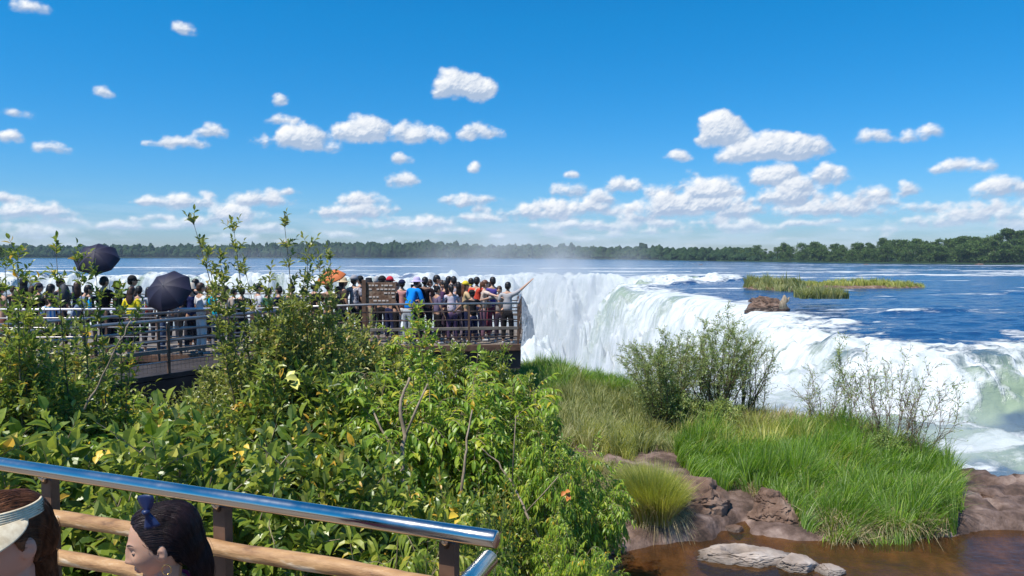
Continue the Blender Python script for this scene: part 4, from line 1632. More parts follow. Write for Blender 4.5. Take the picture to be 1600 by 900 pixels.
# ------------------------------------------------------------------ forest
def tree_meshes(h, rx, seed, lumps=14, n=2600, fs=.55, flat=False, trunk_show=.02):
    random.seed(seed)
    rs = np.random.default_rng(seed)
    lv = Leaves()
    mb = MB()
    tk = [Vector((0, 0, 0)), Vector((rv(.2).x, 0, h * .3)), Vector((rv(.3).x, rv(.3).y, h * .62))]
    mb.tube(tk, [h * .028, h * .02, h * .012], 7)
    cs = []
    for i in range(lumps):
        a = random.uniform(0, 6.28)
        r = rx * random.uniform(.1, .7)
        z = h * (random.uniform(.78, .92) if flat else random.uniform(trunk_show + .12, .88))
        R_ = rx * random.uniform(.32, .52) * (.75 if z > h * .75 else 1.05)
        c = Vector((math.cos(a) * r, math.sin(a) * r, z))
        if not flat and z > h * .7: c.x *= .55; c.y *= .55
        cs.append((c, R_))
        mb.tube([tk[1].lerp(tk[2], random.random()), (tk[2] + c) / 2, c], [h * .011, h * .008, h * .003], 5, cap=False)
    for i in range(n):
        c, R_ = random.choice(cs)
        d = rv(1).normalized()
        if d.z < -.4: d.z *= -.5
        rad = R_ * random.uniform(.65, 1.08) * (1 + .25 * math.sin(d.x * 5 + c.x) * math.sin(d.y * 5 + c.y))
        p = c + Vector((d.x * rad, d.y * rad, d.z * rad * (.35 if flat else .72)))
        s = fs * random.uniform(.6, 1.3)
        lv.add(p, (d + rv(.6)).normalized(), (d + rv(.5) + Vector((0, 0, .4))).normalized(), s, s * .8)
    me = lv.mesh('crown', simple=True)
    me.shade_flat()
    tm = mb.mesh('trunk')
    tm.shade_smooth()
    return [('crown', me, M['leaf_t']), ('trunk', tm, M['bark_dark'])]


TREES = [tree_meshes(11, 4.6, 201), tree_meshes(12, 4.2, 202, 15), tree_meshes(10, 5.2, 203, 15), tree_meshes(13, 4.8, 204, 16, trunk_show=.1), tree_meshes(9, 4.0, 205, 13)]
FLAT = tree_meshes(14, 5.0, 207, 8, flat=True)


def bank_y_at(px):
    """Distance of the far bank seen in column px."""
    t = (px - 800) / F
    for i in range(len(BANKS) - 1):
        (x1, y1), (x2, y2) = BANKS[i], BANKS[i + 1]
        f1, f2 = x1 - t * y1, x2 - t * y2
        if f1 <= 0 <= f2 and y1 > 0:
            s = -f1 / (f2 - f1 + 1e-9)
            return y1 + (y2 - y1) * s
    return 640


random.seed(77)
GT = 'trees of the wooded bank at the right'
i = 0
px = 1118.0
while px < 1690:
    yb = bank_y_at(px)
    topy = np.interp(px, [1118, 1200, 1260, 1275, 1290, 1330, 1400, 1480, 1540, 1600, 1700], [391, 386, 379, 377, 381, 380, 375, 374, 369, 364, 362])
    for row in range(2):
        Y = yb * (1.03 + .055 * row)
        p = W(px + random.uniform(-6, 6), topy + random.uniform(-4, 4) + (10 if row == 0 else 0), Y)
        src = TREES[random.randrange(5)]
        h = {0: 11, 1: 12, 2: 10, 3: 13, 4: 9}[TREES.index(src)]
        s = (p.z + 3.7) / (h * .95)
        plant('forest_tree', src, (p.x, Y, -3.7), random.uniform(0, 6.28), (s * 1.05, s * 1.05, s),
              'dark broadleaf tree in the closed row at the water of the right bank' if row == 0 else 'dark broadleaf tree of the second row behind the waterside trees of the right bank', 'tree', GT + (', waterside row' if row == 0 else ', second row'))
    px += 2.7 * F / bank_y_at(px) * random.uniform(.8, 1.2)
for (px, top, lab, src, h, wd) in [(1585, 354, 'tall flat topped tree rising above the wood at the far right edge', FLAT, 14, 1), (1272, 376, 'rounded tree standing higher than its neighbours at the left part of the right bank', TREES[1], 12, 1.1),
                           (1505, 367, 'dark dense tree crown above the wood left of the flat topped tree', TREES[3], 13, 1.0), (1380, 370, 'tall double crowned tree in the middle of the right bank', TREES[3], 13, .8), (1560, 362, 'big tree just left of the flat topped tree', TREES[2], 10, .9)]:
    Y = bank_y_at(px) * 1.06
    p = W(px, top, Y)
    s = (p.z + 3.7) / h
    plant('forest_tree', src, (p.x, Y, -3.7), .6, (s * wd, s * wd, s), lab, 'tree')
# the dark tree that stands into the picture at the left edge
p = W(-12, 376, 120)
s = (p.z + 4) / 13
plant('dark_tree', TREES[3], (p.x, 120, -4.2), 2, (s * 1.3, s * 1.3, s), 'dark tree reaching in at the left edge above the river', 'tree')


def far_forest():
    rs = np.random.default_rng(5)
    bm = bmesh.new()
    bmesh.ops.create_icosphere(bm, subdivisions=3, radius=1)
    bv = np.array([v.co[:] for v in bm.verts])
    bf = np.array([[v.index for v in f.verts] for f in bm.faces])
    bm.free()
    Vs, Fs = [], []
    base = 0
    px = -260.0
    while px < 1180:
        yb = bank_y_at(px) if px > -10 else 680
        for row in range(4):
            Y = yb * (1.012 + .03 * row) + rs.uniform(0, 6)
            X = (px - 800) / F * Y + rs.uniform(-3, 3)
            top = np.interp(px, [-260, 0, 300, 480, 620, 800, 1000, 1180], [384, 384, 385, 381, 379, 384, 388, 391.5])
            zt = W(px, top, Y).z + rs.uniform(-2.6, 1.0) + (rs.uniform(.5, 3) if rs.random() < .12 else 0) - (2.6, 1.2, .3, 0)[row]
            H = zt + 3.9
            r = rs.uniform(2.2, 4.6) * (Y / 640) ** .5
            V = bv.copy()
            V = V * (1 + .30 * fbm(V[:, 0] * 1.7 + px, V[:, 1] * 1.7, V[:, 2] * 1.7, seed=3, o=3))[:, None]
            V = V * np.array([r, r, H * .55]) + np.array([X, Y, zt - H * .52])
            V[:, 0] += .8 * noise(V[:, 0] / 1.3, V[:, 2] / 1.3, V[:, 1] / 1.3, seed=8)
            V[:, 2] += 1.1 * noise(V[:, 0] / 1.4, V[:, 2] / 1.4, V[:, 1] / 1.4, seed=9)
            Vs.append(V)
            Fs.append(bf + base)
            base += len(V)
        px += rs.uniform(3.2, 5.2)
    me = np_mesh('far_forest', np.concatenate(Vs), None, np.concatenate(Fs))
    me.shade_flat()
    o = mesh_obj('far_forest', me, M['forest'], smooth=False)
    tag(o, 'dark unbroken wood along the far bank of the river', kind='stuff')


far_forest()


# ================================================================== WALKWAYS AND RAILINGS
DZ = -2.38           # deck of the platform
ND = -2.10           # deck under the photographer


def slab(name, poly, z, th, mat_, label, boards=None):
    r = empty(name, (poly[0][0], poly[0][1], z))
    tag(r, label, 'platform' if name == 'viewing_platform' else 'walkway')
    ox, oy = poly[0]
    mb = MB()
    n = len(poly)
    vs = [(x - ox, y - oy, 0) for x, y in poly] + [(x - ox, y - oy, -th) for x, y in poly]
    mb.add(vs, [tuple(range(n)), tuple(range(2 * n - 1, n - 1, -1))] + [(i, i + n, (i + 1) % n + n, (i + 1) % n) for i in range(n)])
    o = mb.build('deck', mat_, r)
    return r, (ox, oy)


PLAT = [(-16.5, 16.6), (-5.9, 17.2), (-3.62, 18.55), (.22, 19.1), (.34, 23.4), (-4.5, 24.2), (-16.5, 23.2)]
pr, (ox, oy) = slab('viewing_platform', PLAT, DZ, .10, M['deck'], 'large grey viewing platform on dark girders carrying the crowd beside the falls')
gb_ = MB()
for i in range(3):
    a, b = PLAT[i], PLAT[i + 1]
    gb_.beam((a[0] - ox, a[1] - oy + .12, -.27), (b[0] - ox, b[1] - oy + .12, -.35), .10, .50)
gb_.beam((.22 - ox - .1, 19.2 - oy, -.27), (.3 - ox - .1, 23.3 - oy, -.27), .1, .32)
for k in range(12):
    x = -15.5 + k * 1.4
    y0 = 17.4 + max(0, (x + 6)) * .3
    gb_.beam((x - ox, min(y0, 19.3) - oy, -.22), (x - ox, 23.1 - oy, -.22), .08, .2)
gb_.build('girder', M['beam'], pr)
for (x, y) in [(-.35, 19.7), (-.35, 22.6), (-4.2, 19.2), (-4.2, 23.2), (-8.5, 17.6), (-8.5, 22.6), (-13, 17.3), (-13, 22.6)]:
    z0 = gz(x, y) - .6
    MB().tube([(x - ox, y - oy, z0 - DZ), (x - ox, y - oy, -.42)], .22, 14).build('pillar', M['concrete'], pr, True)
# edge board of the platform
eb = MB()
for i in range(3):
    a, b = PLAT[i], PLAT[i + 1]
    eb.beam((a[0] - ox, a[1] - oy - .03, -.03), (b[0] - ox, b[1] - oy - .03, -.03), .05, .16)
eb.build('edge_board', M['post'], pr)

ACC = [(-10.4, 9.0), (-5.1, 16.9), (-6.9, 17.0), (-12.4, 9.9)]
ar, (ax, ay) = slab('access_walkway', [(-10.6, 8.6), (-5.25, 17.15), (-7.3, 17.05), (-12.5, 9.4)], DZ - .004, .09, M['beam'], 'narrow grey walkway on dark girders joining the platform from the left')
gb_ = MB()
A0, A1 = Vector((-10.6, 8.6, 0)), Vector((-5.25, 17.15, 0))
dv = (A1 - A0).normalized()
nv = Vector((-dv.y, dv.x, 0))
loc = lambda p, z: (p.x - ax, p.y - ay, z)
for off, zz in ((.06, -.25), (1.7, -.25), (.25, -.75)):
    gb_.beam(loc(A0 + nv * off, zz), loc(A1 + nv * off, zz), .09, .28)
L_ = (A1 - A0).length
k = 0
while k < L_:
    p = A0 + dv * k
    gb_.beam(loc(p + nv * .05, -.3), loc(p + nv * 1.8, -.3), .08, .2)
    gb_.beam(loc(p + nv * .2, -.2), loc(p + dv * .9 + nv * .2, -.8), .06, .06)
    k += 1.15
gb_.build('girder', M['beam'], ar)
for k in (1.5, 4.6, 7.7, 9.6):
    for off in (.35, 1.5):
        p = A0 + dv * k + nv * off
        MB().tube([loc(p, gz(p.x, p.y) - .5 - DZ), loc(p, -.38)], .13, 12).build('pillar', M['beam'], ar, True)


def railing(name, pts, z0, label, h=1.1, top=.028, mid=4, spacing=1.5, m_top='steel_dull', m_mid='steel_dark', m_post='post', timber=True, mesh=True, group=None, boards=False):
    pts = [Vector((p[0], p[1], 0)) for p in pts]
    o = pts[0]
    r = empty(name, (o.x, o.y, z0))
    tag(r, label, 'railing', group)
    P = [p - o for p in pts]
    up = lambda p, z: (p.x, p.y, z)
    MB().tube([up(p, h) for p in P], top, 12).build('top_rail', M[m_top], r, True)
    hs = [h * (.82 - .2 * i) for i in range(mid)]
    for i, z in enumerate(hs):
        last = timber and i == len(hs) - 2
        if last:
            t = MB()
            for j in range(len(P) - 1): t.beam(up(P[j], z), up(P[j + 1], z), .05, .075)
            t.build('timber_rail', M['timber' if False else 'deck'], r)
        else:
            MB().tube([up(p, z) for p in P], .016, 8).build('rail', M[m_mid], r, True)
    for j in range(len(P) - 1):
        a, b = P[j], P[j + 1]
        n = max(1, round((b - a).length / spacing))
        for k in range(n + (1 if j == len(P) - 2 else 0)):
            p = a.lerp(b, k / n)
            ang = math.atan2((b - a).y, (b - a).x)
            MB().box((p.x, p.y, h / 2 - .03), (.05, .05, h - .06), ang).build('post', M[m_post], r)
    if mesh:
        t = MB()
        for j in range(len(P) - 1):
            a, b = P[j], P[j + 1]
            n = int((b - a).length / .09)
            for k in range(n):
                p = a.lerp(b, k / n)
                t.tube([(p.x, p.y, .05), (p.x, p.y, h * .42)], .0035, 3, cap=False)
            for k in range(5):
                z = .06 + k * .09
                t.tube([up(a, z), up(b, z)], .0035, 3, cap=False)
        t.build('wire_mesh', M['mesh'], r)
    return r


railing('railing', [(-5.9, 17.26), (-3.62, 18.6), (.16, 19.16)], DZ, 'brown railing with a wire mesh foot along the platform front over the falls', spacing=1.35)
railing('railing', [(.16, 19.3), (.28, 23.3)], DZ, 'railing at the right end of the platform, seen end on', spacing=1.3)
railing('railing', [(-16.4, 16.68), (-11, 16.98), (-6.0, 17.26)], DZ, 'pale topped railing in front of the crowd at the left', m_mid='steel_dull', m_top='rail_pale', spacing=1.6, mesh=False, timber=False)
railing('railing', [(.2, 23.34), (-4.5, 24.1), (-16.4, 23.1)], DZ, 'far railing of the platform hidden behind the crowd', spacing=1.6, mesh=False)
p0, p1 = A0 + nv * .06, A1 + nv * .06
railing('railing', [(p0.x, p0.y), (p1.x, p1.y)], DZ, 'galvanised railing of the narrow walkway descending to the left', h=1.06, m_mid='steel_dull', top=.034, spacing=1.5, timber=True, mesh=True)
p0, p1 = A0 + nv * 1.75, A1 + nv * 1.75 - dv * .4
railing('railing', [(p0.x, p0.y), (p1.x, p1.y)], DZ, 'second galvanised railing on the far side of the narrow walkway', h=1.06, m_mid='steel_dull', top=.03, spacing=1.5, mesh=False)
railing('railing', [(p1.x - .1, p1.y + .25), (p1.x + 1.35, p1.y + .30)], DZ, 'short railing where the narrow walkway meets the platform', h=1.0, m_mid='steel_dark', spacing=.7, mesh=False)

# tall post with board
tp = empty('information_board', (-3.72, 18.72, DZ))
tag(tp, 'brown information board with rows of pale marks on a tall brown post', 'board')
MB().box((0, 0, .86), (.10, .09, 1.72)).build('post', M['post'], tp)
MB().box((.42, .03, 1.38), (.74, .04, .54)).build('panel', noisy('brown_board', [(.4, (.13, .065, .035)), (.55, (.22, .13, .08)), (.7, (.34, .24, .16))], 9, 6), tp)
mk_ = MB()
rs = random.Random(3)
for r_ in range(5):
    x = .12
    while x < .70:
        w_ = rs.uniform(.03, .09)
        if rs.random() < .8: mk_.box((x + w_ / 2, .005, 1.575 - r_ * .096), (w_, .012, .035))
        x += w_ + .03
mk_.build('marks', mat('cream_paint', (.62, .52, .45), .6), tp)

# ------------------------------------------------------------------ our own deck and handrail
RA = Vector(W(0, 725, 1.0)) * (-1.0 / W(0, 725, 1.0).z)
RB = Vector(W(775, 843, 1.0)) * (-1.0 / W(775, 843, 1.0).z)
rd = (RB - RA).normalized()
rn = Vector((-rd.y, rd.x, 0))       # away from the photographer
if rn.y < 0: rn = -rn
R0 = RA - rd * 3.0
near = empty('near_walkway', (0, 0, ND))
tag(near, 'walkway deck under the photographer and the two people at the handrail', 'walkway')
q = [RB + rn * .12 + rd * .12, R0 + rn * .12, R0 - rn * 3.2, RB - rn * 3.2 + rd * .12]
mb = MB()
mb.add([(p.x, p.y, 0) for p in q] + [(p.x, p.y, -.09) for p in q], [(0, 1, 2, 3), (7, 6, 5, 4)] + [(i, i + 4, (i + 1) % 4 + 4, (i + 1) % 4) for i in range(4)])
mb.build('deck', M['deck'], near)
g_ = MB()
for off in (.1, -1.5, -3.0):
    a, b = R0 + rn * off, RB + rn * off
    g_.beam((a.x, a.y, -.24), (b.x, b.y, -.24), .1, .28)
g_.build('girder', M['beam'], near)
for t in (.15, .85):
    for off in (0, -3):
        p = R0.lerp(RB, t) + rn * off
        MB().tube([(p.x, p.y, -2.6), (p.x, p.y, -.38)], .12, 12).build('pillar', M['beam'], near, True)

rl = empty('handrail', (RB.x, RB.y, ND))
tag(rl, 'polished steel handrail over two brown timber poles crossing the lower left corner', 'railing')
lo = lambda p, z: (p.x - RB.x, p.y - RB.y, z - ND)
mb = MB()
ra = .0315
tp_ = []
N = 40
tp_ = [lo(R0.lerp(RB, i / N), -1.0) for i in range(N + 1)]
e1 = Vector(tp_[-1])
dd = (Vector(tp_[-1]) - Vector(tp_[-2])).normalized()
mb.tube(tp_ + [e1 + dd * .004, e1 + dd * .006], [ra] * (N + 1) + [ra * .93, ra * .8], 28)
o = mb.build('top_rail', M['steel'], rl)
autosmooth(o, 50)


def pole(py_l, px_l, py_r, px_r, r_):
    """A timber pole in the plane of the handrail seen at the two given picture points."""
    def hit(px, py):
        d = W(px, py, 1.0)
        t = (RA - rn * .0).dot(rn) / d.dot(rn)
        return d * t
    a, b = hit(px_l, py_l), hit(px_r, py_r)
    z = (a.z + b.z) / 2
    pts = []
    for i in range(60):
        p = R0.lerp(RB, i / 59 * .985)
        pts.append(Vector(lo(p, z)) + Vector((0, 0, .006 * math.sin(i * .5) + random.uniform(-.0015, .0015))))
    rr = [r_ * (1 + .04 * math.sin(i * .9) + random.uniform(-.015, .015)) for i in range(60)]
    return MB().tube(pts, rr, 16).build('timber_rail', M['timber'], rl, True)


pole(811, 90, 862, 400, .033)
pole(878, 140, 893, 200, .032)
pole(960, 200, 975, 300, .036)
for px in (64, 334, 692):
    d = W(px, 800, 1.0)
    t = RA.dot(rn) / Vector((d.x, d.y, 0)).dot(rn)
    p = Vector((d.x, d.y, 0)) * t + rn * .05
    MB().box((p.x - RB.x, p.y - RB.y, .525), (.062, .045, 1.05), math.atan2(rd.y, rd.x)).build('post', M['post'], rl)
    q_ = Vector(lo(p - rn * .05, -1.0))
    MB().tube([q_ + Vector((0, 0, -.065)) + rn * .03, q_ + Vector((0, 0, -.024))], .013, 10).build('bracket', M['steel'], rl, True)

# second steel tube, running back towards the photographer
s0 = W(764, 874, 2.42)
s1 = Vector((s0.x - .60, s0.y - 1.75, s0.z))
r2 = empty('handrail', (s0.x, s0.y, ND))
tag(r2, 'short steel tube with a rounded end leading down out of the bottom edge', 'railing')
d_ = (s1 - s0).normalized()
L0 = lambda p: (p.x - s0.x, p.y - s0.y, p.z - ND)
mb = MB()
mb.tube([L0(s0 - d_ * .020), L0(s0 - d_ * .013), L0(s0), L0(s0 + d_ * .4), L0(s0 + d_ * .9), L0(s1)], [.010, .024, .0315, .0315, .0315, .0315], 24)
o = mb.build('top_rail', M['steel'], r2)
autosmooth(o, 50)
for t in (.1, .95):
    p = s0.lerp(s1, t)
    MB().box((p.x - s0.x, p.y - s0.y, (s0.z - ND) / 2 - .02), (.06, .045, s0.z - ND - .04), math.atan2(d_.y, d_.x)).build('post', M['post'], r2)

# ================================================================== PEOPLE
SKIN = {'fair': mat('fair_skin', (.55, .33, .24), .5), 'tan': mat('tan_skin', (.50, .28, .18), .5), 'brown': mat('brown_skin', (.26, .14, .09), .5)}
HAIR = {'black': noisy('black_hair', [(.3, (.006, .005, .005)), (.7, (.022, .016, .014))], 30, 3, .45, .5, .004, stretch=(1, 1, .15)),
        'brown': noisy('brown_hair', [(.3, (.03, .016, .010)), (.7, (.09, .045, .025))], 30, 3, .45, .5, .004, stretch=(1, 1, .15)),
        'auburn': noisy('auburn_hair', [(.3, (.06, .022, .010)), (.7, (.20, .08, .035))], 30, 3, .45, .5, .004, stretch=(1, 1, .15)),
        'grey': noisy('grey_hair', [(.3, (.25, .24, .23)), (.7, (.5, .49, .47))], 30, 3, .5, .5, .004)}
_cl = {}


def cloth(c, pat=None):
    key = (c, pat)
    if key in _cl: return _cl[key]

    def f(nt, b):
        base = nt.nodes.new('ShaderNodeRGB')
        base.outputs[0].default_value = (*c, 1)
        outc = base.outputs[0]
        if pat == 'stripe':
            w = tex(nt, 3.2, kind='ShaderNodeTexWave')
            outc = ramp_in(nt, w, [(.45, (.75, .78, .8)), (.55, c)])
        elif pat == 'floral':
            t = tex(nt, 11, 3, .6)
            outc = ramp_in(nt, t, [(.42, c), (.5, (.62, .58, .6)), (.6, (.10, .09, .11))], 'CONSTANT')
        elif pat == 'camo':
            t = tex(nt, 9, 3, .6)
            outc = ramp_in(nt, t, [(.42, c), (.5, (.42, .36, .27)), (.58, (.07, .06, .05))], 'CONSTANT')
        nt.links.new(outc, b.inputs['Base Color'])
        bump(nt, b, tex(nt, 9, 5, .6), .5, .02)
    _cl[key] = mat('fabric', rough=.85, spec=.2, nodes=f)
    return _cl[key]


def skin_mesh(verts, edges, sub=1):
    """verts: [(co, radius)]; a continuous skin over a skeleton."""
    me = bpy.data.meshes.new('sk')
    me.from_pydata([v[0] for v in verts], edges, [])
    o = bpy.data.objects.new('sk', me)
    col.objects.link(o)
    md = o.modifiers.new('s', 'SKIN')
    sv = me.skin_vertices[0].data
    for i, v in enumerate(verts):
        r = v[1]
        sv[i].radius = r if isinstance(r, tuple) else (r, r)
        sv[i].use_root = (i == 0)
    md.branch_smoothing = .6
    if sub:
        s = o.modifiers.new('u', 'SUBSURF')
        s.levels = sub
        s.render_levels = sub
    dg = bpy.context.evaluated_depsgraph_get()
    dg.update()
    out = bpy.data.meshes.new_from_object(o.evaluated_get(dg))
    bpy.data.objects.remove(o)
    bpy.data.meshes.remove(me)
    return out


def fuse(meshes, voxel, name, smooth=2):
    """Several closed surfaces fused into one continuous surface."""
    bm = bmesh.new()
    for m_ in meshes: bm.from_mesh(m_)
    me = bpy.data.meshes.new('t')
    bm.to_mesh(me)
    bm.free()
    o = bpy.data.objects.new('t', me)
    col.objects.link(o)
    md = o.modifiers.new('r', 'REMESH')
    md.mode = 'VOXEL'
    md.voxel_size = voxel
    if smooth:
        s = o.modifiers.new('k', 'SMOOTH')
        s.iterations = smooth
        s.factor = .5
    dg = bpy.context.evaluated_depsgraph_get()
    dg.update()
    out = bpy.data.meshes.new_from_object(o.evaluated_get(dg))
    out.name = name
    bpy.data.objects.remove(o)
    bpy.data.meshes.remove(me)
    out.shade_smooth()
    return out


def head_mesh(n=48, child=0.0, R3=None):
    """Head with brow, nose, eye sockets, lips, chin and ears; face towards +Y; origin in the head centre."""
    us = np.linspace(0, 2 * np.pi, 2 * n, endpoint=False)
    vs_ = np.linspace(0, np.pi, n + 1)[1:-1]
    ph, th = np.meshgrid(us, vs_)
    sx, sy, sz = np.sin(th) * np.cos(ph), np.sin(th) * np.sin(ph), np.cos(th)
    sx, sy, sz = [np.concatenate([q.ravel(), [0, 0], ][:2]) if False else q.ravel() for q in (sx, sy, sz)]
    sx = np.append(sx, [0, 0]); sy = np.append(sy, [0, 0]); sz = np.append(sz, [1, -1])
    x = sx * .074
    y = sy * .093
    z = sz * .115
    low = np.clip(-sz, 0, 1)
    jaw = 1 - (.36 - .1 * child) * low ** 1.6
    x = x * jaw
    y = np.where(y < 0, y * (1 - .55 * low ** 1.3), y * (1 - .10 * low ** 2))
    st = np.sqrt(np.clip(1 - sz * sz, 1e-6, 1))
    y = np.where(y > 0, y * .93 * np.where(sz < 0, st ** -.42, st ** -.15), y)
    front = np.clip(sy, 0, 1)

    def g(cx, cz, wx, wz, d, absx=False):
        xx = np.abs(x) if absx else x
        return d * np.exp(-((xx - cx) / wx) ** 2 - ((z - cz) / wz) ** 2) * (sy > 0)
    y = y + g(0, -.012, .010, .020, .014) + g(0, -.030, .0125, .011, .021 - .006 * child) + g(0, .012, .009, .018, .008)
    y = y + g(.012, -.034, .007, .007, .006, True)
    y = y - g(.030, .006, .016, .011, .013, True)
    y = y + g(.030, .004, .011, .008, .007, True)
    y = y + g(.026, .027, .022, .007, .006, True)
    y = y + g(0, -.058, .020, .0055, .011) + g(0, -.069, .016, .006, .0105) - g(0, -.0635, .022, .0022, .004) - g(0, -.082, .02, .007, .006)
    y = y + g(0, -.098, .018, .014, .014) + g(.040, -.028, .02, .022, .007, True)
    V = np.stack([x, y, z], 1)
    if child: V[:, 2] = np.where(V[:, 2] < 0, V[:, 2] * .92, V[:, 2])
    nr, nc = n - 1, 2 * n
    idx = np.arange(nr * nc).reshape(nr, nc)
    nx = np.roll(idx, -1, 1)
    q = np.stack([idx[:-1], idx[1:], nx[1:], nx[:-1]], -1).reshape(-1, 4)
    t1 = np.stack([np.full(nc, nr * nc), idx[0], nx[0]], -1)
    t2 = np.stack([np.full(nc, nr * nc + 1), nx[-1], idx[-1]], -1)
    head = np_mesh('h', V, q, np.concatenate([t1, t2]))
    ears = []
    for s in (-1, 1):
        bm = bmesh.new()
        bmesh.ops.create_uvsphere(bm, u_segments=12, v_segments=8, radius=1)
        for v in bm.verts:
            c = v.co
            c.x *= .009
            c.y *= .018
            c.z *= .030
            if c.y < 0: c.x *= 1.6
            c.x += s * (.0755 + .35 * -min(c.y, 0))
            c.y += -.006
            c.z += -.008
        e = bpy.data.meshes.new('e')
        bm.to_mesh(e)
        bm.free()
        ears.append(e)
    return [head] + ears


def face_y(x, z):
    if 'c' not in _fc: _fc['c'] = np.array([v.co[:] for v in head_mesh(80, _fc.get('child', 0))[0].vertices])
    c = _fc['c']
    c = c[c[:, 1] > 0]
    i = np.argsort((c[:, 0] - x) ** 2 + (c[:, 2] - z) ** 2)[:3]
    return float(c[i, 1].mean())


_fc = {}


def xf(me, Mx):
    me = me.copy()
    me.transform(Mx)
    return me


def fingers(V, E, hi, hand, fwd, side, r=.0085):
    """Five separate bent fingers grown from the palm vertex hi."""
    down = fwd.cross(side).normalized()
    for k, (off, ln) in enumerate([(-.030, .065), (-.010, .078), (.010, .072), (.029, .056)]):
        a = hand + side * off + fwd * .055
        b = a + fwd * ln * .5 + down * .004
        c = b + fwd * ln * .45 + down * .016
        i = len(V)
        V += [(tuple(a), r), (tuple(b), r * .9), (tuple(c), r * .75)]
        E += [(hi, i), (i, i + 1), (i + 1, i + 2)]
    a = hand - side * .035 + fwd * .005
    b = a - side * .018 + fwd * .030
    i = len(V)
    V += [(tuple(a), r * 1.15), (tuple(b), r)]
    E += [(hi, i), (i, i + 1)]


POSES = {
 # elbow L, hand L, elbow R, hand R, torso lean forward
 'stand': ((-.23, .0, 1.13), (-.24, .10, .90), (.23, .0, 1.13), (.24, .10, .90), .0),
 'rail': ((-.25, .12, 1.15), (-.14, .36, 1.12), (.25, .12, 1.15), (.14, .36, 1.12), .07),
 'phone': ((-.24, .20, 1.22), (-.06, .34, 1.50), (.24, .20, 1.22), (.06, .34, 1.50), .0),
 'point': ((-.24, .0, 1.14), (-.22, .12, .93), (.34, .17, 1.52), (.52, .34, 1.72), .03),
 'reach': ((-.24, .08, 1.15), (-.18, .30, 1.08), (.36, .20, 1.33), (.58, .38, 1.28), .05),
 'lean': ((-.27, .30, 1.02), (-.12, .48, 1.10), (.27, .30, 1.02), (.12, .48, 1.10), .26),
 'hold': ((-.24, .06, 1.15), (-.10, .24, 1.10), (.25, .10, 1.18), (.16, .22, 1.40), .0),
 'spread': ((-.38, .14, 1.22), (-.42, .34, 1.08), (.38, .14, 1.22), (.42, .34, 1.08), .05),
}


def build_pose(pose, voxel=.012, female=False, child=0.0, with_head=True, head_n=24):
    eL, hL, eR, hR, lean = POSES[pose]
    ln = lambda z: lean * max(0, (z - .95)) / .5
    sw = .165 if female else .185
    V, E = [], []

    def v(x, y, z, r):
        V.append(((x, y + ln(z), z), r))
        return len(V) - 1
    p = v(0, 0, .93, (.145, .10))
    w = v(0, .0, 1.08, (.118 if female else .13, .085))
    c = v(0, .01, 1.26, (.14, .10))
    u = v(0, .0, 1.38, (.12, .082))
    nk = v(0, -.004, 1.46, .052)
    hb = v(0, .008, 1.53, .055)
    E += [(p, w), (w, c), (c, u), (u, nk), (nk, hb)]
    for s in (-1, 1):
        h = v(s * .085, 0, .86, .088)
        k = v(s * .10, .02, .49, .058)
        a = v(s * .115, -.01, .10, .040)
        f = v(s * .12, .05, .045, .036)
        t = v(s * .13, .15, .035, .030)
        E += [(p, h), (h, k), (k, a), (a, f), (f, t)]
    hands = []
    for s, el, ha in ((-1, eL, hL), (1, eR, hR)):
        sh = v(s * sw, 0, 1.385, .055)
        y0 = ln(1.385)
        el_, ha_ = Vector(el), Vector(ha)
        e = len(V)
        V.append((tuple(el_), .040))
        wr = len(V)
        V.append((tuple(ha_), .027))
        fwd = (ha_ - el_).normalized()
        side = fwd.cross(Vector((0, 0, 1)))
        if side.length < .2: side = Vector((1, 0, 0))
        side.normalize()
        hp = ha_ + fwd * .06
        hi = len(V)
        V.append((tuple(hp), (.038, .016)))
        E += [(u, sh), (sh, e), (e, wr), (wr, hi)]
        hands.append((hi, hp, fwd, side))
        if voxel < .02:
            fingers(V, E, hi, hp, fwd, side)
    body = skin_mesh(V, E)
    hc = Matrix.Translation((0, .02 + ln(1.6), 1.60))
    parts = [body]
    if with_head:
        parts += [xf(m_, hc) for m_ in head_mesh(head_n, child)]
    bodym = fuse(parts, voxel, 'body', 1)
    # shirt
    S, Q = [], []

    def sv(x, y, z, r):
        S.append(((x, y + ln(z), z), r))
        return len(S) - 1
    a0 = sv(0, 0, .87, (.165, .125))
    a1 = sv(0, 0, 1.08, (.142, .108))
    a2 = sv(0, .01, 1.26, (.158, .118))
    a3 = sv(0, 0, 1.385, (.135, .095))
    a4 = sv(0, -.004, 1.435, .068)
    Q += [(a0, a1), (a1, a2), (a2, a3), (a3, a4)]
    for s, el in ((-1, eL), (1, eR)):
        b = sv(s * sw, 0, 1.385, .070)
        sh = Vector((s * sw, ln(1.385), 1.385))
        m2 = sh.lerp(Vector(el), .85)
        S.append((tuple(m2), .058))
        Q += [(a3, b), (b, len(S) - 1)]
    shirt = skin_mesh(S, Q)
    # trousers
    S, Q = [], []
    a0 = sv(0, 0, .97, (.145, .108))
    a1 = sv(0, 0, .88, (.150, .11))
    Q += [(a0, a1)]
    for s in (-1, 1):
        h = sv(s * .087, 0, .80, .098)
        k = sv(s * .10, .02, .49, .074)
        an = sv(s * .115, -.01, .12, .060)
        Q += [(a1, h), (h, k), (k, an)]
    tr = skin_mesh(S, Q)
    # shoes
    sh_ = []
    for s in (-1, 1):
        sh_.append(skin_mesh([((s * .115, -.035, .045), .045), ((s * .12, .05, .045), .046), ((s * .13, .15, .038), .040)], [(0, 1), (1, 2)]))
    for m_ in [shirt, tr] + sh_: m_.shade_smooth()
    return dict(body=bodym, shirt=shirt, trousers=tr, shoes=sh_, lean=ln(1.6))


_pc = {}


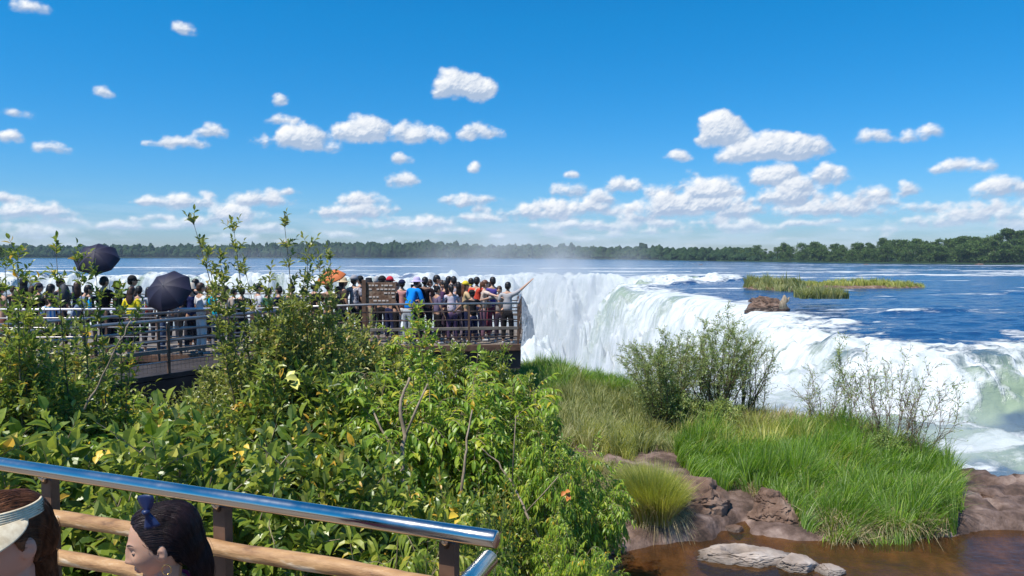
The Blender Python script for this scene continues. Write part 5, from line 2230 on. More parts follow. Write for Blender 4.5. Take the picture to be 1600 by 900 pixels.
def pose_of(pose, female):
    k = (pose, female)
    if k not in _pc: _pc[k] = build_pose(pose, .013, female)
    return _pc[k]


def ell(c, r, seg=16, cut=None, noise_=.0):
    bm = bmesh.new()
    bmesh.ops.create_uvsphere(bm, u_segments=seg, v_segments=seg * 3 // 4, radius=1)
    for v in bm.verts:
        v.co = Vector((c[0] + v.co.x * r[0], c[1] + v.co.y * r[1], c[2] + v.co.z * r[2])) * (1) + rv(noise_)
    if cut:
        bmesh.ops.delete(bm, geom=[v for v in bm.verts if cut(v.co)], context='VERTS')
    me = bpy.data.meshes.new('e')
    bm.to_mesh(me)
    bm.free()
    return me


random.seed(99)
_c = (0, .015, 1.605)
HAIRS = {
 'short': fuse([ell((0, .002, 1.632), (.084, .100, .097), 20, None, .002), ell((0, -.035, 1.59), (.078, .072, .085), 16)], .012, 'hair'),
 'long': fuse([ell((0, .0, 1.632), (.088, .104, .100), 20), ell((0, -.05, 1.56), (.086, .07, .13), 16), ell((0, -.07, 1.42), (.095, .05, .16), 16)], .012, 'hair'),
 'bun': fuse([ell((0, .0, 1.632), (.084, .102, .097), 20), ell((0, -.035, 1.60), (.078, .072, .085), 16), ell((0, -.09, 1.70), (.05, .05, .045), 14)], .012, 'hair'),
 'tail': fuse([ell((0, .0, 1.632), (.084, .102, .097), 20), ell((0, -.035, 1.60), (.078, .072, .085), 16), ell((0, -.12, 1.56), (.035, .035, .12), 14)], .012, 'hair'),
}


def _hat(kind):
    mb = MB()
    if kind == 'cap':
        mb.lathe([(.001, .118), (.04, .112), (.075, .085), (.098, .045), (.104, .0), (.098, .0)], (0, .0, 1.625), 20)
        vs, n = [], 9
        for j, (y, z) in enumerate(((.075, .012), (.125, .006), (.165, -.008))):
            for i in range(n):
                a = (i / (n - 1) - .5) * 2
                vs.append((a * .078 * (1 - .12 * j), y + .02 - abs(a) ** 2.2 * (.035 + .03 * j), 1.625 + z - .012 * a * a))
        vs += [(x, y, z - .006) for x, y, z in vs]
        fs = []
        for o_ in (0, 27):
            for j in range(2):
                for i in range(n - 1):
                    q = (o_ + j * n + i, o_ + j * n + i + 1, o_ + (j + 1) * n + i + 1, o_ + (j + 1) * n + i)
                    fs.append(q if o_ == 0 else q[::-1])
        mb.add(vs, fs)
    elif kind == 'sunhat':
        mb.lathe([(.001, .105), (.05, .10), (.085, .075), (.098, .02), (.104, .0), (.175, -.022), (.176, -.028), (.10, -.006)], (0, .0, 1.635), 26)
    else:
        mb.lathe([(.001, .105), (.06, .10), (.085, .085), (.10, .01), (.138, -.045), (.138, -.05), (.098, .0)], (0, .0, 1.635), 24)
    return mb.mesh('hat')


HATS = {k: _hat(k) for k in ('cap', 'sunhat', 'bucket')}
for h_ in HATS.values(): h_.shade_smooth()


def part(name, me, mm, parent, locz=None):
    o = bpy.data.objects.new(name, me)
    col.objects.link(o)
    o.parent = parent
    if not me.materials: me.materials.append(mm)
    o.material_slots[0].link = 'OBJECT'
    o.material_slots[0].material = mm
    if locz: o.location = locz
    return o


def person(px, py_top, Y, label, shirt=(.02, .02, .025), pants=(.03, .03, .04), hair='black', hk='short', hat=None, hatc=(.02, .02, .02), pose='stand',
           rot=0, skin='tan', female=False, pat=None, z0=DZ, shoes=(.5, .5, .5), maxh=1.84, shirtless=False, group='crowd on the viewing platform'):
    """rot: degrees clockwise from looking straight away from the camera."""
    t = W(px, py_top, Y)
    h = min(max(t.z - z0, 1.05), maxh)
    if rot == 0: rot = random.choice([-1, 1]) * random.uniform(15, 85)
    r = empty('person', (t.x, Y, z0), R(-rot))
    s = h / 1.73
    r.scale = (s * random.uniform(.97, 1.08), s, s)
    tag(r, label, 'person', group)
    P = pose_of(pose, female)
    part('body', P['body'], SKIN[skin], r)
    if not shirtless: part('shirt', P['shirt'], cloth(shirt, pat), r)
    part('trousers', P['trousers'], cloth(pants), r)
    for m_ in P['shoes']: part('shoe', m_, cloth(shoes), r)
    o = part('hair', HAIRS[hk], HAIR[hair], r, (0, P['lean'] + .004, .0))
    if hat: part('hat', HATS[hat], cloth(hatc), r, (0, P['lean'] + .004, 0))
    return r


BLK, NAVY, WHT, GRY, KHA, TAN = (.012, .011, .013), (.015, .02, .06), (.75, .75, .76), (.22, .22, .25), (.32, .26, .17), (.50, .38, .26)
DEN = (.06, .09, .17)
# ---- right block, behind the brown railing (front row first)
PE = [
 (553, 430, 19.6, 'person with grey cap and pale floral shirt left of the tall post', dict(shirt=(.30, .26, .28), pat='floral', hat='cap', hatc=(.30, .29, .31), pants=BLK, rot=20)),
 (563, 431, 21.6, 'person in black cap behind the grey capped one', dict(hat='cap', shirt=BLK)),
 (576, 434, 20.6, 'person in dark hat and grey patterned shirt right behind the tall post', dict(hat='bucket', hatc=(.02, .02, .025), shirt=(.2, .18, .17), pat='floral', pants=KHA)),
 (588, 431, 22.0, 'grey haired person in a brown patterned shirt behind the information board', dict(hair='grey', shirt=(.16, .12, .10), pat='camo')),
 (597, 431, 20.3, 'person in black cap and khaki camouflage shirt right of the information board', dict(hat='cap', shirt=KHA, pat='camo', pants=BLK, rot=15)),
 (609, 432, 20.0, 'person in red cap with a khaki shirt', dict(hat='cap', hatc=(.55, .03, .05), shirt=(.40, .33, .22), pants=NAVY, rot=40)),
 (618, 440, 19.9, 'person all in black beside the red cap', dict(shirt=BLK, pants=BLK, hair='brown')),
 (628, 437, 20.6, 'person in pink shirt and dark cap left of the blue shirt', dict(hat='cap', hatc=NAVY, shirt=(.62, .30, .28), pants=WHT, rot=-10)),
 (637, 433, 19.35, 'person in bright blue shirt and lilac sun hat leaning on the railing', dict(hat='sunhat', hatc=(.50, .42, .62), shirt=(.0, .22, .72), pants=(.35, .38, .42), pose='lean', rot=35)),
 (648, 437, 20.0, 'woman in white sun hat and navy top beside the blue shirt', dict(hat='sunhat', hatc=WHT, shirt=(.01, .07, .28), hk='long', female=True, rot=50)),
 (664, 432, 20.2, 'man in black tank top with a shaved neck', dict(shirt=(.02, .012, .014), skin='brown', rot=10)),
 (671, 436, 22.0, 'person with brown hair half hidden behind the black tank top', dict(hair='brown', shirt=(.3, .2, .2))),
 (682, 429, 20.6, 'tall man in white tank top with sunglasses', dict(shirt=WHT, rot=75, skin='tan', pants=BLK)),
 (683, 446, 19.5, 'woman in grey purple shirt with dark hair in front of the white tank top', dict(shirt=(.16, .12, .19), hk='bun', female=True, pants=BLK, rot=60)),
 (695, 438, 20.3, 'person in dark purple top left of the two raised phones', dict(shirt=(.07, .03, .08), pants=(.06, .04, .06), hk='long', female=True)),
 (701, 431, 21.2, 'dark haired person in violet top filming with both hands', dict(shirt=(.14, .09, .17), pose='phone')),
 (709, 431, 20.6, 'person with short black hair filming next to the violet top', dict(shirt=(.5, .46, .5), pose='phone', rot=-10)),
 (706, 444, 19.6, 'woman in white and purple dress leaning at the front railing', dict(shirt=(.55, .48, .56), pat='floral', pants=(.10, .06, .12), female=True, hk='tail', pose='rail', rot=-20)),
 (716, 440, 20.2, 'person in pale pink top with dark curls', dict(shirt=(.62, .50, .54), female=True, hk='long', pants=(.25, .2, .26))),
 (727, 439, 19.9, 'woman in yellow cap and sand coloured top with long auburn hair', dict(hat='cap', hatc=(.72, .52, .04), shirt=(.55, .40, .22), hk='long', hair='auburn', female=True, rot=70, pants=NAVY, pose='hold')),
 (736, 434, 21.8, 'person with black hair at the back left of the coral shirt', dict(shirt=(.25, .12, .10))),
 (745, 432, 20.7, 'man in coral red T-shirt', dict(shirt=(.75, .09, .05), rot=15, pants=NAVY)),
 (739, 453, 19.35, 'child in black T-shirt and cap with arms spread on the railing, seen from behind', dict(hat='cap', shirt=BLK, pants=NAVY, pose='spread', rot=0)),
 (754, 437, 20.1, 'woman with red brown hair and cream top resting her arm on a shoulder', dict(shirt=(.60, .48, .40), hair='auburn', hk='tail', female=True, rot=80, pose='reach', skin='fair', pants=(.2, .1, .14))),
 (763, 440, 21.4, 'person in brown top behind the red brown hair', dict(shirt=(.15, .08, .06), hair='brown')),
 (770, 432, 20.4, 'man in violet blue T-shirt seen from behind', dict(shirt=(.10, .07, .30), pants=(.25, .05, .08), rot=0)),
 (781, 446, 19.9, 'person in grey beige shirt stretching an arm to the left', dict(shirt=(.33, .29, .27), pose='reach', rot=-170, hair='brown', pants=(.04, .03, .05))),
 (793, 440, 19.55, 'man in light grey shirt at the platform corner pointing with a raised arm', dict(shirt=(.40, .38, .38), pose='point', rot=15, pants=BLK)),
 # ---- left block, behind the pale railing
 (0, 443, 17.6, 'bare shouldered man with dark hair cut by the left edge', dict(shirtless=True, pants=(.25, .1, .07), rot=30)),
 (37, 432, 18.6, 'person with thick curly dark hair behind the leaves at the left', dict(shirt=(.06, .05, .04), hk='long', female=True)),
 (50, 446, 17.6, 'person in black sweater behind the pale railing at the left', dict(shirt=BLK, rot=-5, hair='brown')),
 (60, 442, 18.8, 'person in dark cap and tan shirt turned to the right', dict(hat='cap', hatc=(.04, .035, .05), shirt=(.42, .34, .24), rot=80)),
 (79, 443, 17.9, 'woman with long black hair and black top', dict(shirt=BLK, hk='long', female=True, rot=10)),
 (94, 435, 18.4, 'bearded man in black cap looking to the right', dict(hat='cap', shirt=(.04, .04, .05), rot=110, skin='brown')),
 (113, 445, 17.5, 'man in blue grey shirt with a dark backpack leaning on the pale railing', dict(shirt=(.14, .19, .29), pose='lean', rot=55, pants=NAVY)),
 (79, 461, 17.25, 'child in light blue and white striped shirt at the pale railing', dict(shirt=(.10, .32, .72), pat='stripe', rot=0, hk='short')),
 (162, 430, 17.9, 'person in dark clothes under the higher umbrella', dict(shirt=BLK, pose='hold')),
 (183, 439, 18.0, 'person in yellow bucket hat and dark top', dict(hat='bucket', hatc=(.80, .50, .03), shirt=(.05, .06, .03), rot=-10)),
 (206, 430, 18.3, 'tall person in black cap between the two umbrellas', dict(hat='cap', shirt=(.12, .08, .06), rot=60)),
 (205, 447, 17.4, 'person with brown hair in a bright yellow top', dict(shirt=(.78, .62, .02), hair='brown', rot=10, female=True, hk='long')),
 (217, 446, 17.8, 'person in white shirt at the left side of the low umbrella', dict(shirt=WHT)),
 (252, 447, 17.5, 'person in black hidden behind the low umbrella', dict(shirt=BLK, pants=DEN, pose='hold')),
 (287, 433, 18.6, 'dark haired person looking over the low umbrella', dict(shirt=BLK)),
 (298, 442, 17.8, 'person in cream hat and navy shirt right of the low umbrella', dict(hat='bucket', hatc=(.62, .55, .45), shirt=(.02, .03, .12), rot=0)),
 (305, 435, 19.2, 'dark haired person behind the cream hat', dict(shirt=(.05, .05, .06))),
 (313, 441, 17.5, 'woman in white blouse with short dark brown hair', dict(shirt=(.78, .78, .80), hair='brown', female=True, pants=WHT)),
 (339, 444, 17.9, 'person in turquoise T-shirt', dict(shirt=(.0, .45, .62), hk='short', rot=20, pants=GRY)),
 (352, 446, 17.7, 'woman with long brown hair and beige top', dict(shirt=(.58, .44, .33), hair='brown', hk='long', female=True, rot=10)),
 (378, 448, 18.0, 'person in black shirt behind the leafy shoots', dict(shirt=BLK, rot=-20)),
 (403, 442, 17.8, 'person in white and grey flowered shirt at the end of the pale railing', dict(shirt=(.5, .5, .5), pat='floral')),
 (436, 446, 18.6, 'person in dark blue shirt half hidden by leaves', dict(shirt=NAVY)),
 (456, 444, 18.8, 'person in peach coloured top behind the leaves', dict(shirt=(.62, .36, .24), skin='fair')),
 (491, 439, 18.6, 'person in white cap and black shirt left of the orange cape', dict(hat='cap', hatc=WHT, shirt=BLK)),
 (513, 440, 19.2, 'person under the orange parasol', dict(shirt=(.1, .06, .04), hair='brown', pose='hold')),
 (536, 433, 19.5, 'person in straw hat left of the floral shirt', dict(hat='sunhat', hatc=(.60, .46, .28), shirt=(.08, .06, .05), hk='long', female=True)),
 (528, 447, 19.0, 'brown haired person in brown shirt below the straw hat', dict(shirt=(.14, .09, .06), hair='brown')),
]
for (px, py, Y, lab, kw) in PE:
    person(px, py, Y, lab, **kw)
# back rows, mostly hair and shoulders between the others
for i, (px, py, lab, c) in enumerate([(20, 446, 'dark haired person between the curly hair and the left edge', BLK), (120, 440, 'dark head behind the blue grey shirt', NAVY),
     (140, 447, 'person in black left of the higher umbrella', BLK), (232, 448, 'person in dark red behind the low umbrella', (.2, .03, .03)), (270, 446, 'person in blue behind the low umbrella', (.05, .1, .3)),
     (325, 446, 'person in dark jacket right of the white blouse', BLK), (365, 450, 'person in white behind the beige top', WHT), (420, 449, 'person in green top behind the leaves', (.05, .15, .08)),
     (475, 447, 'person in grey top behind the leaves', GRY), (603, 436, 'dark head behind the black cap', BLK), (655, 441, 'person in black between white hat and tank top', BLK),
     (690, 437, 'dark haired person behind the white tank top', (.1, .05, .12)), (721, 442, 'dark haired person left of the yellow cap', BLK), (759, 445, 'person in black left of the violet T-shirt', BLK)]):
    person(px, py, 21.6 if px > 500 else 19.6, lab, shirt=c, rot=random.uniform(-60, 60), hk=random.choice(['short', 'long', 'tail']), hair=random.choice(['black', 'black', 'brown']))

# ---- things they hold
def umbrella(c, tilt_to, rad, label, col_, shaft=.75, n=8):
    """tilt_to: direction in which the canopy top points."""
    r = empty('umbrella', c)
    r.rotation_euler = Vector(tilt_to).to_track_quat('Z', 'Y').to_euler()
    tag(r, label, 'umbrella')
    vs, fs = [], []
    K, S = 14, 6
    vs.append((0, 0, 0))
    for i in range(1, K + 1):
        t = i / K
        for k in range(n * S):
            a = 2 * math.pi * k / (n * S)
            f = (k % S) / S
            sag = math.sin(math.pi * f)
            rr = rad * math.sin(t * 1.15) / math.sin(1.15) * (1 - .085 * sag)
            z = -rad * .52 * (1 - math.cos(t * 1.15)) / (1 - math.cos(1.15)) - .03 * rad * sag * t
            vs.append((rr * math.cos(a), rr * math.sin(a), z))
    m_ = n * S
    for k in range(m_): fs.append((0, 1 + k, 1 + (k + 1) % m_))
    for i in range(K - 1):
        for k in range(m_):
            a, b = 1 + i * m_ + k, 1 + i * m_ + (k + 1) % m_
            fs.append((a, a + m_, b + m_, b))
    o = MB().add(vs, fs).build('canopy', col_, r, True)
    autosmooth(o, 9)
    o.modifiers.new('t', 'SOLIDIFY').thickness = .004
    rb = MB()
    for k in range(n):
        a = 2 * math.pi * k / n
        pts = []
        for i in range(K + 1):
            t = i / K
            pts.append((rad * math.sin(t * 1.15) / math.sin(1.15) * math.cos(a), rad * math.sin(t * 1.15) / math.sin(1.15) * math.sin(a), -rad * .52 * (1 - math.cos(t * 1.15)) / (1 - math.cos(1.15)) - .010))
        rb.tube(pts, .004, 5)
        rb.tube([pts[7], (0, 0, -.30 * rad - .12)], .003, 4)
    rb.build('ribs', M['steel_dull'], r)
    MB().tube([(0, 0, .05), (0, 0, -shaft)], .006, 8).build('shaft', M['steel_dull'], r, True)
    MB().tube([(0, 0, -shaft + .1), (0, 0, -shaft)], .014, 8).build('handle', M['post'], r, True)
    return r


UM = mat('dark_umbrella_cloth', (.018, .016, .036), .62, spec=.35)
umbrella(W(148, 393, 17.4), (.22, -.75, .75), .50, 'dark purple umbrella held high above the crowd', UM)
umbrella(W(255, 446, 16.75), (-.05, -.86, .52), .54, 'black umbrella tilted towards the viewer, resting over the pale railing', UM, shaft=.7)
umbrella(W(514, 424, 18.6), (-.25, -.35, 1), .38, 'small orange parasol among the leaves left of the straw hat', mat('orange_cloth', (.62, .16, .04), .7), shaft=.6)

# phone in the pointing hand
ph = W(809, 434, 19.9)


def small(name, loc_, build, mm, label, cat):
    mb = MB()
    build(mb)
    o = mb.build(name, mm, None, False)
    o.location = loc_
    tag(o, label, cat)
    return o


# backpack of the leaning man
bp_ = W(105, 462, 17.22)
bk = empty('backpack', bp_, R(-55))
tag(bk, 'dark grey backpack on the back of the man in the blue grey shirt', 'backpack')
o = mesh_obj('bag', ell((0, -.06, .03), (.17, .12, .25), 18), mat('pack_cloth', (.03, .035, .045), .7), bk)
o = mesh_obj('pocket', ell((0, -.15, -.05), (.12, .06, .12), 14), mat('pack_pocket', (.045, .05, .06), .7), bk)
for s in (-1, 1):
    MB().tube([(s * .1, -.02, .24), (s * .11, .12, .22), (s * .11, .13, 0), (s * .1, -.03, -.18)], .018, 6).build('strap', bpy.data.materials['pack_cloth'], bk, True)
bt = W(140, 462, 16.9)
bo = empty('bottle', (bt.x, bt.y, DZ + 1.13))
tag(bo, 'light blue bottle standing on the pale railing beside the leaning man', 'bottle')
MB().lathe([(.0, 0), (.04, 0), (.042, .02), (.042, .17), (.02, .21), (.018, .22)], n=16).build('flask', mat('blue_plastic', (.02, .35, .65), .25), bo, True)
MB().lathe([(.022, .215), (.022, .25), (.0, .252)], n=14).build('cap', mat('cap_plastic', (.7, .72, .75), .4), bo, True)


# ================================================================== THE TWO PEOPLE AT THE HANDRAIL
def strands(name, roots, mm, parent, r=.0012, sides=3):
    mb = MB()
    for pts in roots:
        k = len(pts)
        mb.tube(pts, [r * (1.1 - .6 * i / (k - 1)) for i in range(k)], sides, cap=False)
    return mb.build(name, mm, parent, True)


def near_person(px, py_c, Y, scale, headrot, bodyrot, label, child, pose, z0=ND):
    """Head centre at the picture point; headrot = (yaw, pitch, roll) of the head."""
    hc = W(px, py_c, Y)
    r = empty('person', (hc.x, hc.y, z0))
    tag(r, label, 'person', None)
    H = hc.z - z0                               # height of the head centre
    s = scale
    Hm = Matrix.Translation((0, 0, H)) @ Matrix.Rotation(headrot[0], 4, 'Z') @ Matrix.Rotation(headrot[1], 4, 'X') @ Matrix.Rotation(headrot[2], 4, 'Y') @ Matrix.Scale(s, 4)
    # body of the pose scaled so that the shoulders sit below the head
    k = H / 1.60
    eL, hL, eR, hR, lean = POSES[pose]
    P = build_pose(pose, .012, True, child, with_head=False)
    B = Matrix.Rotation(bodyrot, 4, 'Z') @ Matrix.Scale(k, 4)
    back = B @ Vector((0, .02, 1.6))
    T = Matrix.Translation((-back.x, -back.y, 0)) @ B
    neck = skin_mesh([((T @ Vector((0, -.005, 1.36)))[:], .055 * s), ((T @ Vector((0, .0, 1.47)))[:], .047 * s), ((Hm @ Vector((0, -.02, -.04)))[:], .055 * s)], [(0, 1), (1, 2)])
    parts = [xf(P['body'], T), neck] + [xf(m_, Hm) for m_ in head_mesh(64, child)]
    return r, Hm, T, P, parts


def comb(hair, Hm, mm, n, r, seed):
    """Fine strands laid over the hair mass, combed backwards and down to the nape."""
    from mathutils.bvhtree import BVHTree
    rs = random.Random(seed)
    bm = bmesh.new()
    bm.from_mesh(hair.data)
    bm.verts.ensure_lookup_table()
    bvh = BVHTree.FromBMesh(bm)
    inv = Hm.inverted()
    R3 = Hm.to_3x3()
    nv_ = len(bm.verts)
    rts = []
    while len(rts) < n:
        p = bm.verts[rs.randrange(nv_)].co.copy()
        lift = rs.uniform(-.0002, .0022) if rs.random() > .03 else rs.uniform(.003, .010)
        pts = []
        jx = rs.uniform(-.12, .12)
        for k in range(rs.randint(8, 15)):
            q, nr_, _, _ = bvh.find_nearest(p)
            if q is None: break
            pts.append(q + nr_ * lift)
            l_ = inv @ q
            back = min(max((l_.y + .11) / .10, 0), 1)
            d = Vector((jx - l_.x * 1.5, -1.0 * back, -.25 - 1.1 * (1 - back))).normalized()
            d = (R3 @ d).normalized()
            d = (d - nr_ * d.dot(nr_))
            if d.length < .05: break
            p = q + d.normalized() * .0095
        if len(pts) > 4: rts.append(pts)
    bm.free()
    return strands('hair_strands', rts, mm, hair, r)


# ---------- the girl with the dark blue bow
gr, GH, GT_, GP, gparts = near_person(250, 848, 2.30, 1.0, (R(112), R(-12), R(0)), R(80), 'girl with dark hair and gold hoop earring looking left beside the timber poles', .5, 'stand')
gb = part('body', fuse(gparts, .0036, 'body', 2), mat('girl_skin', (.54, .31, .21), .45, spec=.4, nodes=lambda nt, b: (
    b.inputs['Subsurface Weight'].__setattr__('default_value', .08),
    bump(nt, b, tex(nt, 240, 3, .6), .06, .001))), gr)
gt = xf(GP['shirt'], GT_)
bm = bmesh.new(); bm.from_mesh(gt)
topz = (GT_ @ Vector((0, 0, 1.335))).z
bmesh.ops.delete(bm, geom=[v for v in bm.verts if v.co.z > topz], context='VERTS')
bm.to_mesh(gt); bm.free()
part('top', gt, cloth((.30, .04, .16)), gr)
part('trousers', xf(GP['trousers'], GT_), cloth(DEN), gr)
for m_ in GP['shoes']: part('shoe', xf(m_, GT_), cloth((.5, .5, .5)), gr)
# straps
for sgn in (-1, 1):
    pts = [GT_ @ Vector((sgn * .105, y, z)) for y, z in ((.105, 1.30), (.093, 1.36), (.07, 1.405), (.02, 1.437), (-.03, 1.43), (-.075, 1.39), (-.10, 1.32))]
    MB().tube(pts, .0065, 6, sx=1.6).build('strap', cloth((.32, .03, .16)), gr, True)


def hair_cap(Hm, thick, mm, parent, frontline, n=46, extra=(), seed=4, voxel=.0055, name='hair'):
    """Scalp hair as a fused mass plus combed strands lying on it."""
    base = head_mesh(n)[0]
    bm = bmesh.new()
    bm.from_mesh(base)
    dele = []
    for v in bm.verts:
        c = v.co
        if frontline(c): dele.append(v)
    bmesh.ops.delete(bm, geom=dele, context='VERTS')
    for v in bm.verts:
        c = v.co
        v.co = Vector((c.x * (1 + thick / .075), c.y * (1 + thick / .09), c.z * (1 + thick / .11)))
    # close towards the inside
    ret = bmesh.ops.extrude_face_region(bm, geom=bm.faces[:])
    for e in ret['geom']:
        if isinstance(e, bmesh.types.BMVert):
            e.co *= .90
    bmesh.ops.recalc_face_normals(bm, faces=bm.faces[:])
    cap = bpy.data.meshes.new('c')
    bm.to_mesh(cap)
    bm.free()
    ms = [xf(cap, Hm)] + [xf(m_, Hm) for m_ in extra]
    me = fuse(ms, voxel, name, 2)
    rs = np.random.default_rng(seed)
    return part(name, me, mm, parent)


GHAIR = leafless = noisy('girl_black_hair', [(.35, (.006, .003, .004)), (.65, (.028, .013, .015))], 60, 4, .46, .5, .003, stretch=(1, 1, .3), spec=.35)


def gfront(c):
    # face opening: forehead line, temples, sideburns in front of the ear
    if c.z > .085: return False
    if c.z > 0: return c.y > .018 + .042 * (c.z / .085) ** 1.2
    if c.z > -.03: return c.y > .012
    return c.y > -.03 or c.z < -.06


random.seed(21)
gh = hair_cap(GH, .009, GHAIR, gr, gfront, extra=[
    ell((0, -.055, .030), (.084, .075, .085), 22), ell((0, -.080, -.02), (.074, .050, .08), 20), ell((.0, -.098, -.09), (.056, .038, .09), 18), ell((0, -.025, .072), (.070, .078, .050), 20)])
comb(gh, GH, GHAIR, 3200, .0006, 31)
# eye with lowered lid, brow, lips
_fc.clear(); _fc['child'] = .5
EY = face_y(.030, .004) - .0095
lip = mat('girl_lips', (.40, .13, .11), .4)
dark = mat('dark_lash', (.015, .010, .009), .5)
white = mat('eye_white', (.6, .58, .55), .2)
for sx_ in (-1, 1):
    e = part('eye', xf(ell((0, 0, 0), (.0115, .0115, .0115), 16), GH @ Matrix.Translation((sx_ * .030, EY, .004))), white, gr)
    part('iris', xf(ell((0, 0, 0), (.0055, .003, .0055), 12), GH @ Matrix.Translation((sx_ * .031, EY + .0102, -.001))), dark, e)
    # upper lid lowered over most of the eye
    lidm = ell((0, 0, 0), (.0128, .0128, .0128), 16, lambda c: c.z < -.0015)
    part('eyelid', xf(lidm, GH @ Matrix.Translation((sx_ * .030, EY, .004))), bpy.data.materials['girl_skin'], gr)
    MB().tube([GH @ Vector((sx_ * (.030 + .0125 * math.sin(a)), EY + .0002 + .0135 * math.cos(a), .0018 - .001 * abs(a))) for a in np.linspace(-1.1, 1.1, 9)], .0011, 5).build('lashes', dark, gr, True)
    MB().tube([GH @ Vector((sx_ * (.014 + .032 * t), face_y(.014 + .032 * t, .0255 + .006 * math.sin(t * 2.6)) - .0005, .0255 + .006 * math.sin(t * 2.6))) for t in np.linspace(0, 1, 8)], [.0013, .0022, .0024, .0024, .0022, .0018, .0014, .0008], 6).build('eyebrow', dark, gr, True)
mb = MB()
for zc, yy, rr in ((-.0570, .1020, .0042), (-.0665, .1012, .0046)):
    mb.tube([GH @ Vector((x, face_y(x, zc) - .0015, zc + (-.05 * abs(x) if zc > -.06 else .06 * abs(x)))) for x in np.linspace(-.020, .020, 11)], [rr * f for f in (.25, .55, .8, .95, 1, .95, 1, .95, .8, .55, .25)], 8)
mb.build('lips', lip, gr, True)
# hoop earring on the near ear
gold = mat('gold', (.85, .55, .18), .22, 1.0)
for sx_ in (-1,):
    c = Vector((sx_ * .088, -.010, -.058))
    MB().tube([GH @ (c + Vector((0, .0125 * math.sin(a), .0155 * math.cos(a)))) for a in np.linspace(0, 2 * math.pi, 25)], .0013, 6, cap=False).build('earring', gold, gr, True)
c = Vector((.088, -.010, -.058))
MB().tube([GH @ (c + Vector((0, .0125 * math.sin(a), .0155 * math.cos(a)))) for a in np.linspace(0, 2 * math.pi, 25)], .0013, 6, cap=False).build('earring', gold, gr, True)
# bow of dark blue cloth on the crown
bowm = mat('dark_blue_bow', (.010, .022, .085), .45)
bw = Vector(W(229, 800, 2.17))


def lobe(p0, d, w_, l_, up_):
    d = d.normalized()
    n_ = 7
    s = d.cross(up_).normalized()
    vs, fs = [], []
    for i in range(n_):
        t = i / (n_ - 1)
        ww = w_ * ((.16 + .95 * t ** .8) if d.z < 0 else (.14 + .9 * math.sin(min(t * 1.9, 2.75)) ** .8))
        for j in range(5):
            a = (j / 4 - .5) * 2
            vs.append(p0 + d * l_ * t * (1 - .08 * a * a) + s * a * ww * .5 + up_ * (.004 * math.cos(a * 3.14) * (1 - .5 * t) + .003 * math.sin(j * 2.5)))
    for i in range(n_ - 1):
        for j in range(4):
            fs.append((i * 5 + j, i * 5 + j + 1, (i + 1) * 5 + j + 1, (i + 1) * 5 + j))
    return vs, fs


bo_ = empty('hair_bow', bw)
bo_.parent = None
tag(bo_, 'dark blue bow in the hair of the girl', 'hair bow')
mb = MB()
upv = Vector((-.2, -.95, .25)).normalized()
for d_ in (Vector((-.10, 0, 1)), Vector((.28, 0, -.95))):
    vs, fs = lobe(Vector((0, 0, 0)), d_, .052, .052, upv)
    mb.add(vs, fs)
o = mb.build('bow', bowm, bo_, True)
o.modifiers.new('t', 'SOLIDIFY').thickness = .0012
MB().tube([(-.009, 0, 0), (0, -.008, 0), (.009, 0, 0)], [.007, .009, .007], 8).build('knot', bowm, bo_, True)

# ---------- the woman with the straw visor
wr, WH, WT, WP, wparts = near_person(6, 846, 1.86, 1.04, (R(157), R(-6), R(0)), R(120), 'woman with auburn hair and a woven cream sun visor cut by the left edge', 0, 'stand')
part('body', fuse(wparts, .0042, 'body', 2), mat('woman_skin', (.58, .30, .21), .5, spec=.35, nodes=lambda nt, b: bump(nt, b, tex(nt, 220, 3, .6), .06, .001)), wr)


def check_top(nt, b):
    t = nt.nodes.new('ShaderNodeTexBrick')
    tc = nt.nodes.new('ShaderNodeTexCoord')
    nt.links.new(tc.outputs['Object'], t.inputs['Vector'])
    n = tex(nt, 16, 1, .4, stretch=(1, 1, 1.4))
    nt.links.new(ramp_in(nt, n, [(.47, (.02, .02, .045)), (.53, (.72, .72, .72))], 'CONSTANT'), b.inputs['Base Color'])


wt = xf(WP['shirt'], WT)
bm = bmesh.new(); bm.from_mesh(wt)
topz = (WT @ Vector((0, 0, 1.40))).z
bmesh.ops.delete(bm, geom=[v for v in bm.verts if v.co.z > topz], context='VERTS')
bm.to_mesh(wt); bm.free()
part('top', wt, mat('black_and_white_print', rough=.8, nodes=check_top), wr)
part('trousers', xf(WP['trousers'], WT), cloth(NAVY), wr)
for m_ in WP['shoes']: part('shoe', xf(m_, WT), cloth((.5, .5, .5)), wr)
AH = noisy('auburn_near_hair', [(.35, (.05, .018, .008)), (.65, (.19, .075, .032))], 60, 4, .5, .5, .003, stretch=(1, 1, .3), spec=.3)
wh = hair_cap(WH, .009, AH, wr, gfront, extra=[ell((0, -.035, .028), (.080, .078, .086), 22), ell((0, -.07, -.01), (.070, .050, .075), 18), ell((.0, -.085, -.08), (.036, .032, .06), 16), ell((-.01, -.09, -.13), (.022, .02, .05), 16)])
comb(wh, WH, AH, 2600, .0006, 33)
_fc.clear()
EY = face_y(.030, .004) - .0095
for sx_ in (-1, 1):
    e = part('eye', xf(ell((0, 0, 0), (.0115, .0115, .0115), 16), WH @ Matrix.Translation((sx_ * .030, EY, .004))), white, wr)
    part('iris', xf(ell((0, 0, 0), (.0055, .003, .0055), 12), WH @ Matrix.Translation((sx_ * .030, EY + .0102, .003))), dark, e)
    MB().tube([WH @ Vector((sx_ * (.014 + .032 * t), face_y(.014 + .032 * t, .0255 + .006 * math.sin(t * 2.6)) - .0005, .0255 + .006 * math.sin(t * 2.6))) for t in np.linspace(0, 1, 8)], .0018, 6).build('eyebrow', dark, wr, True)
mb = MB()
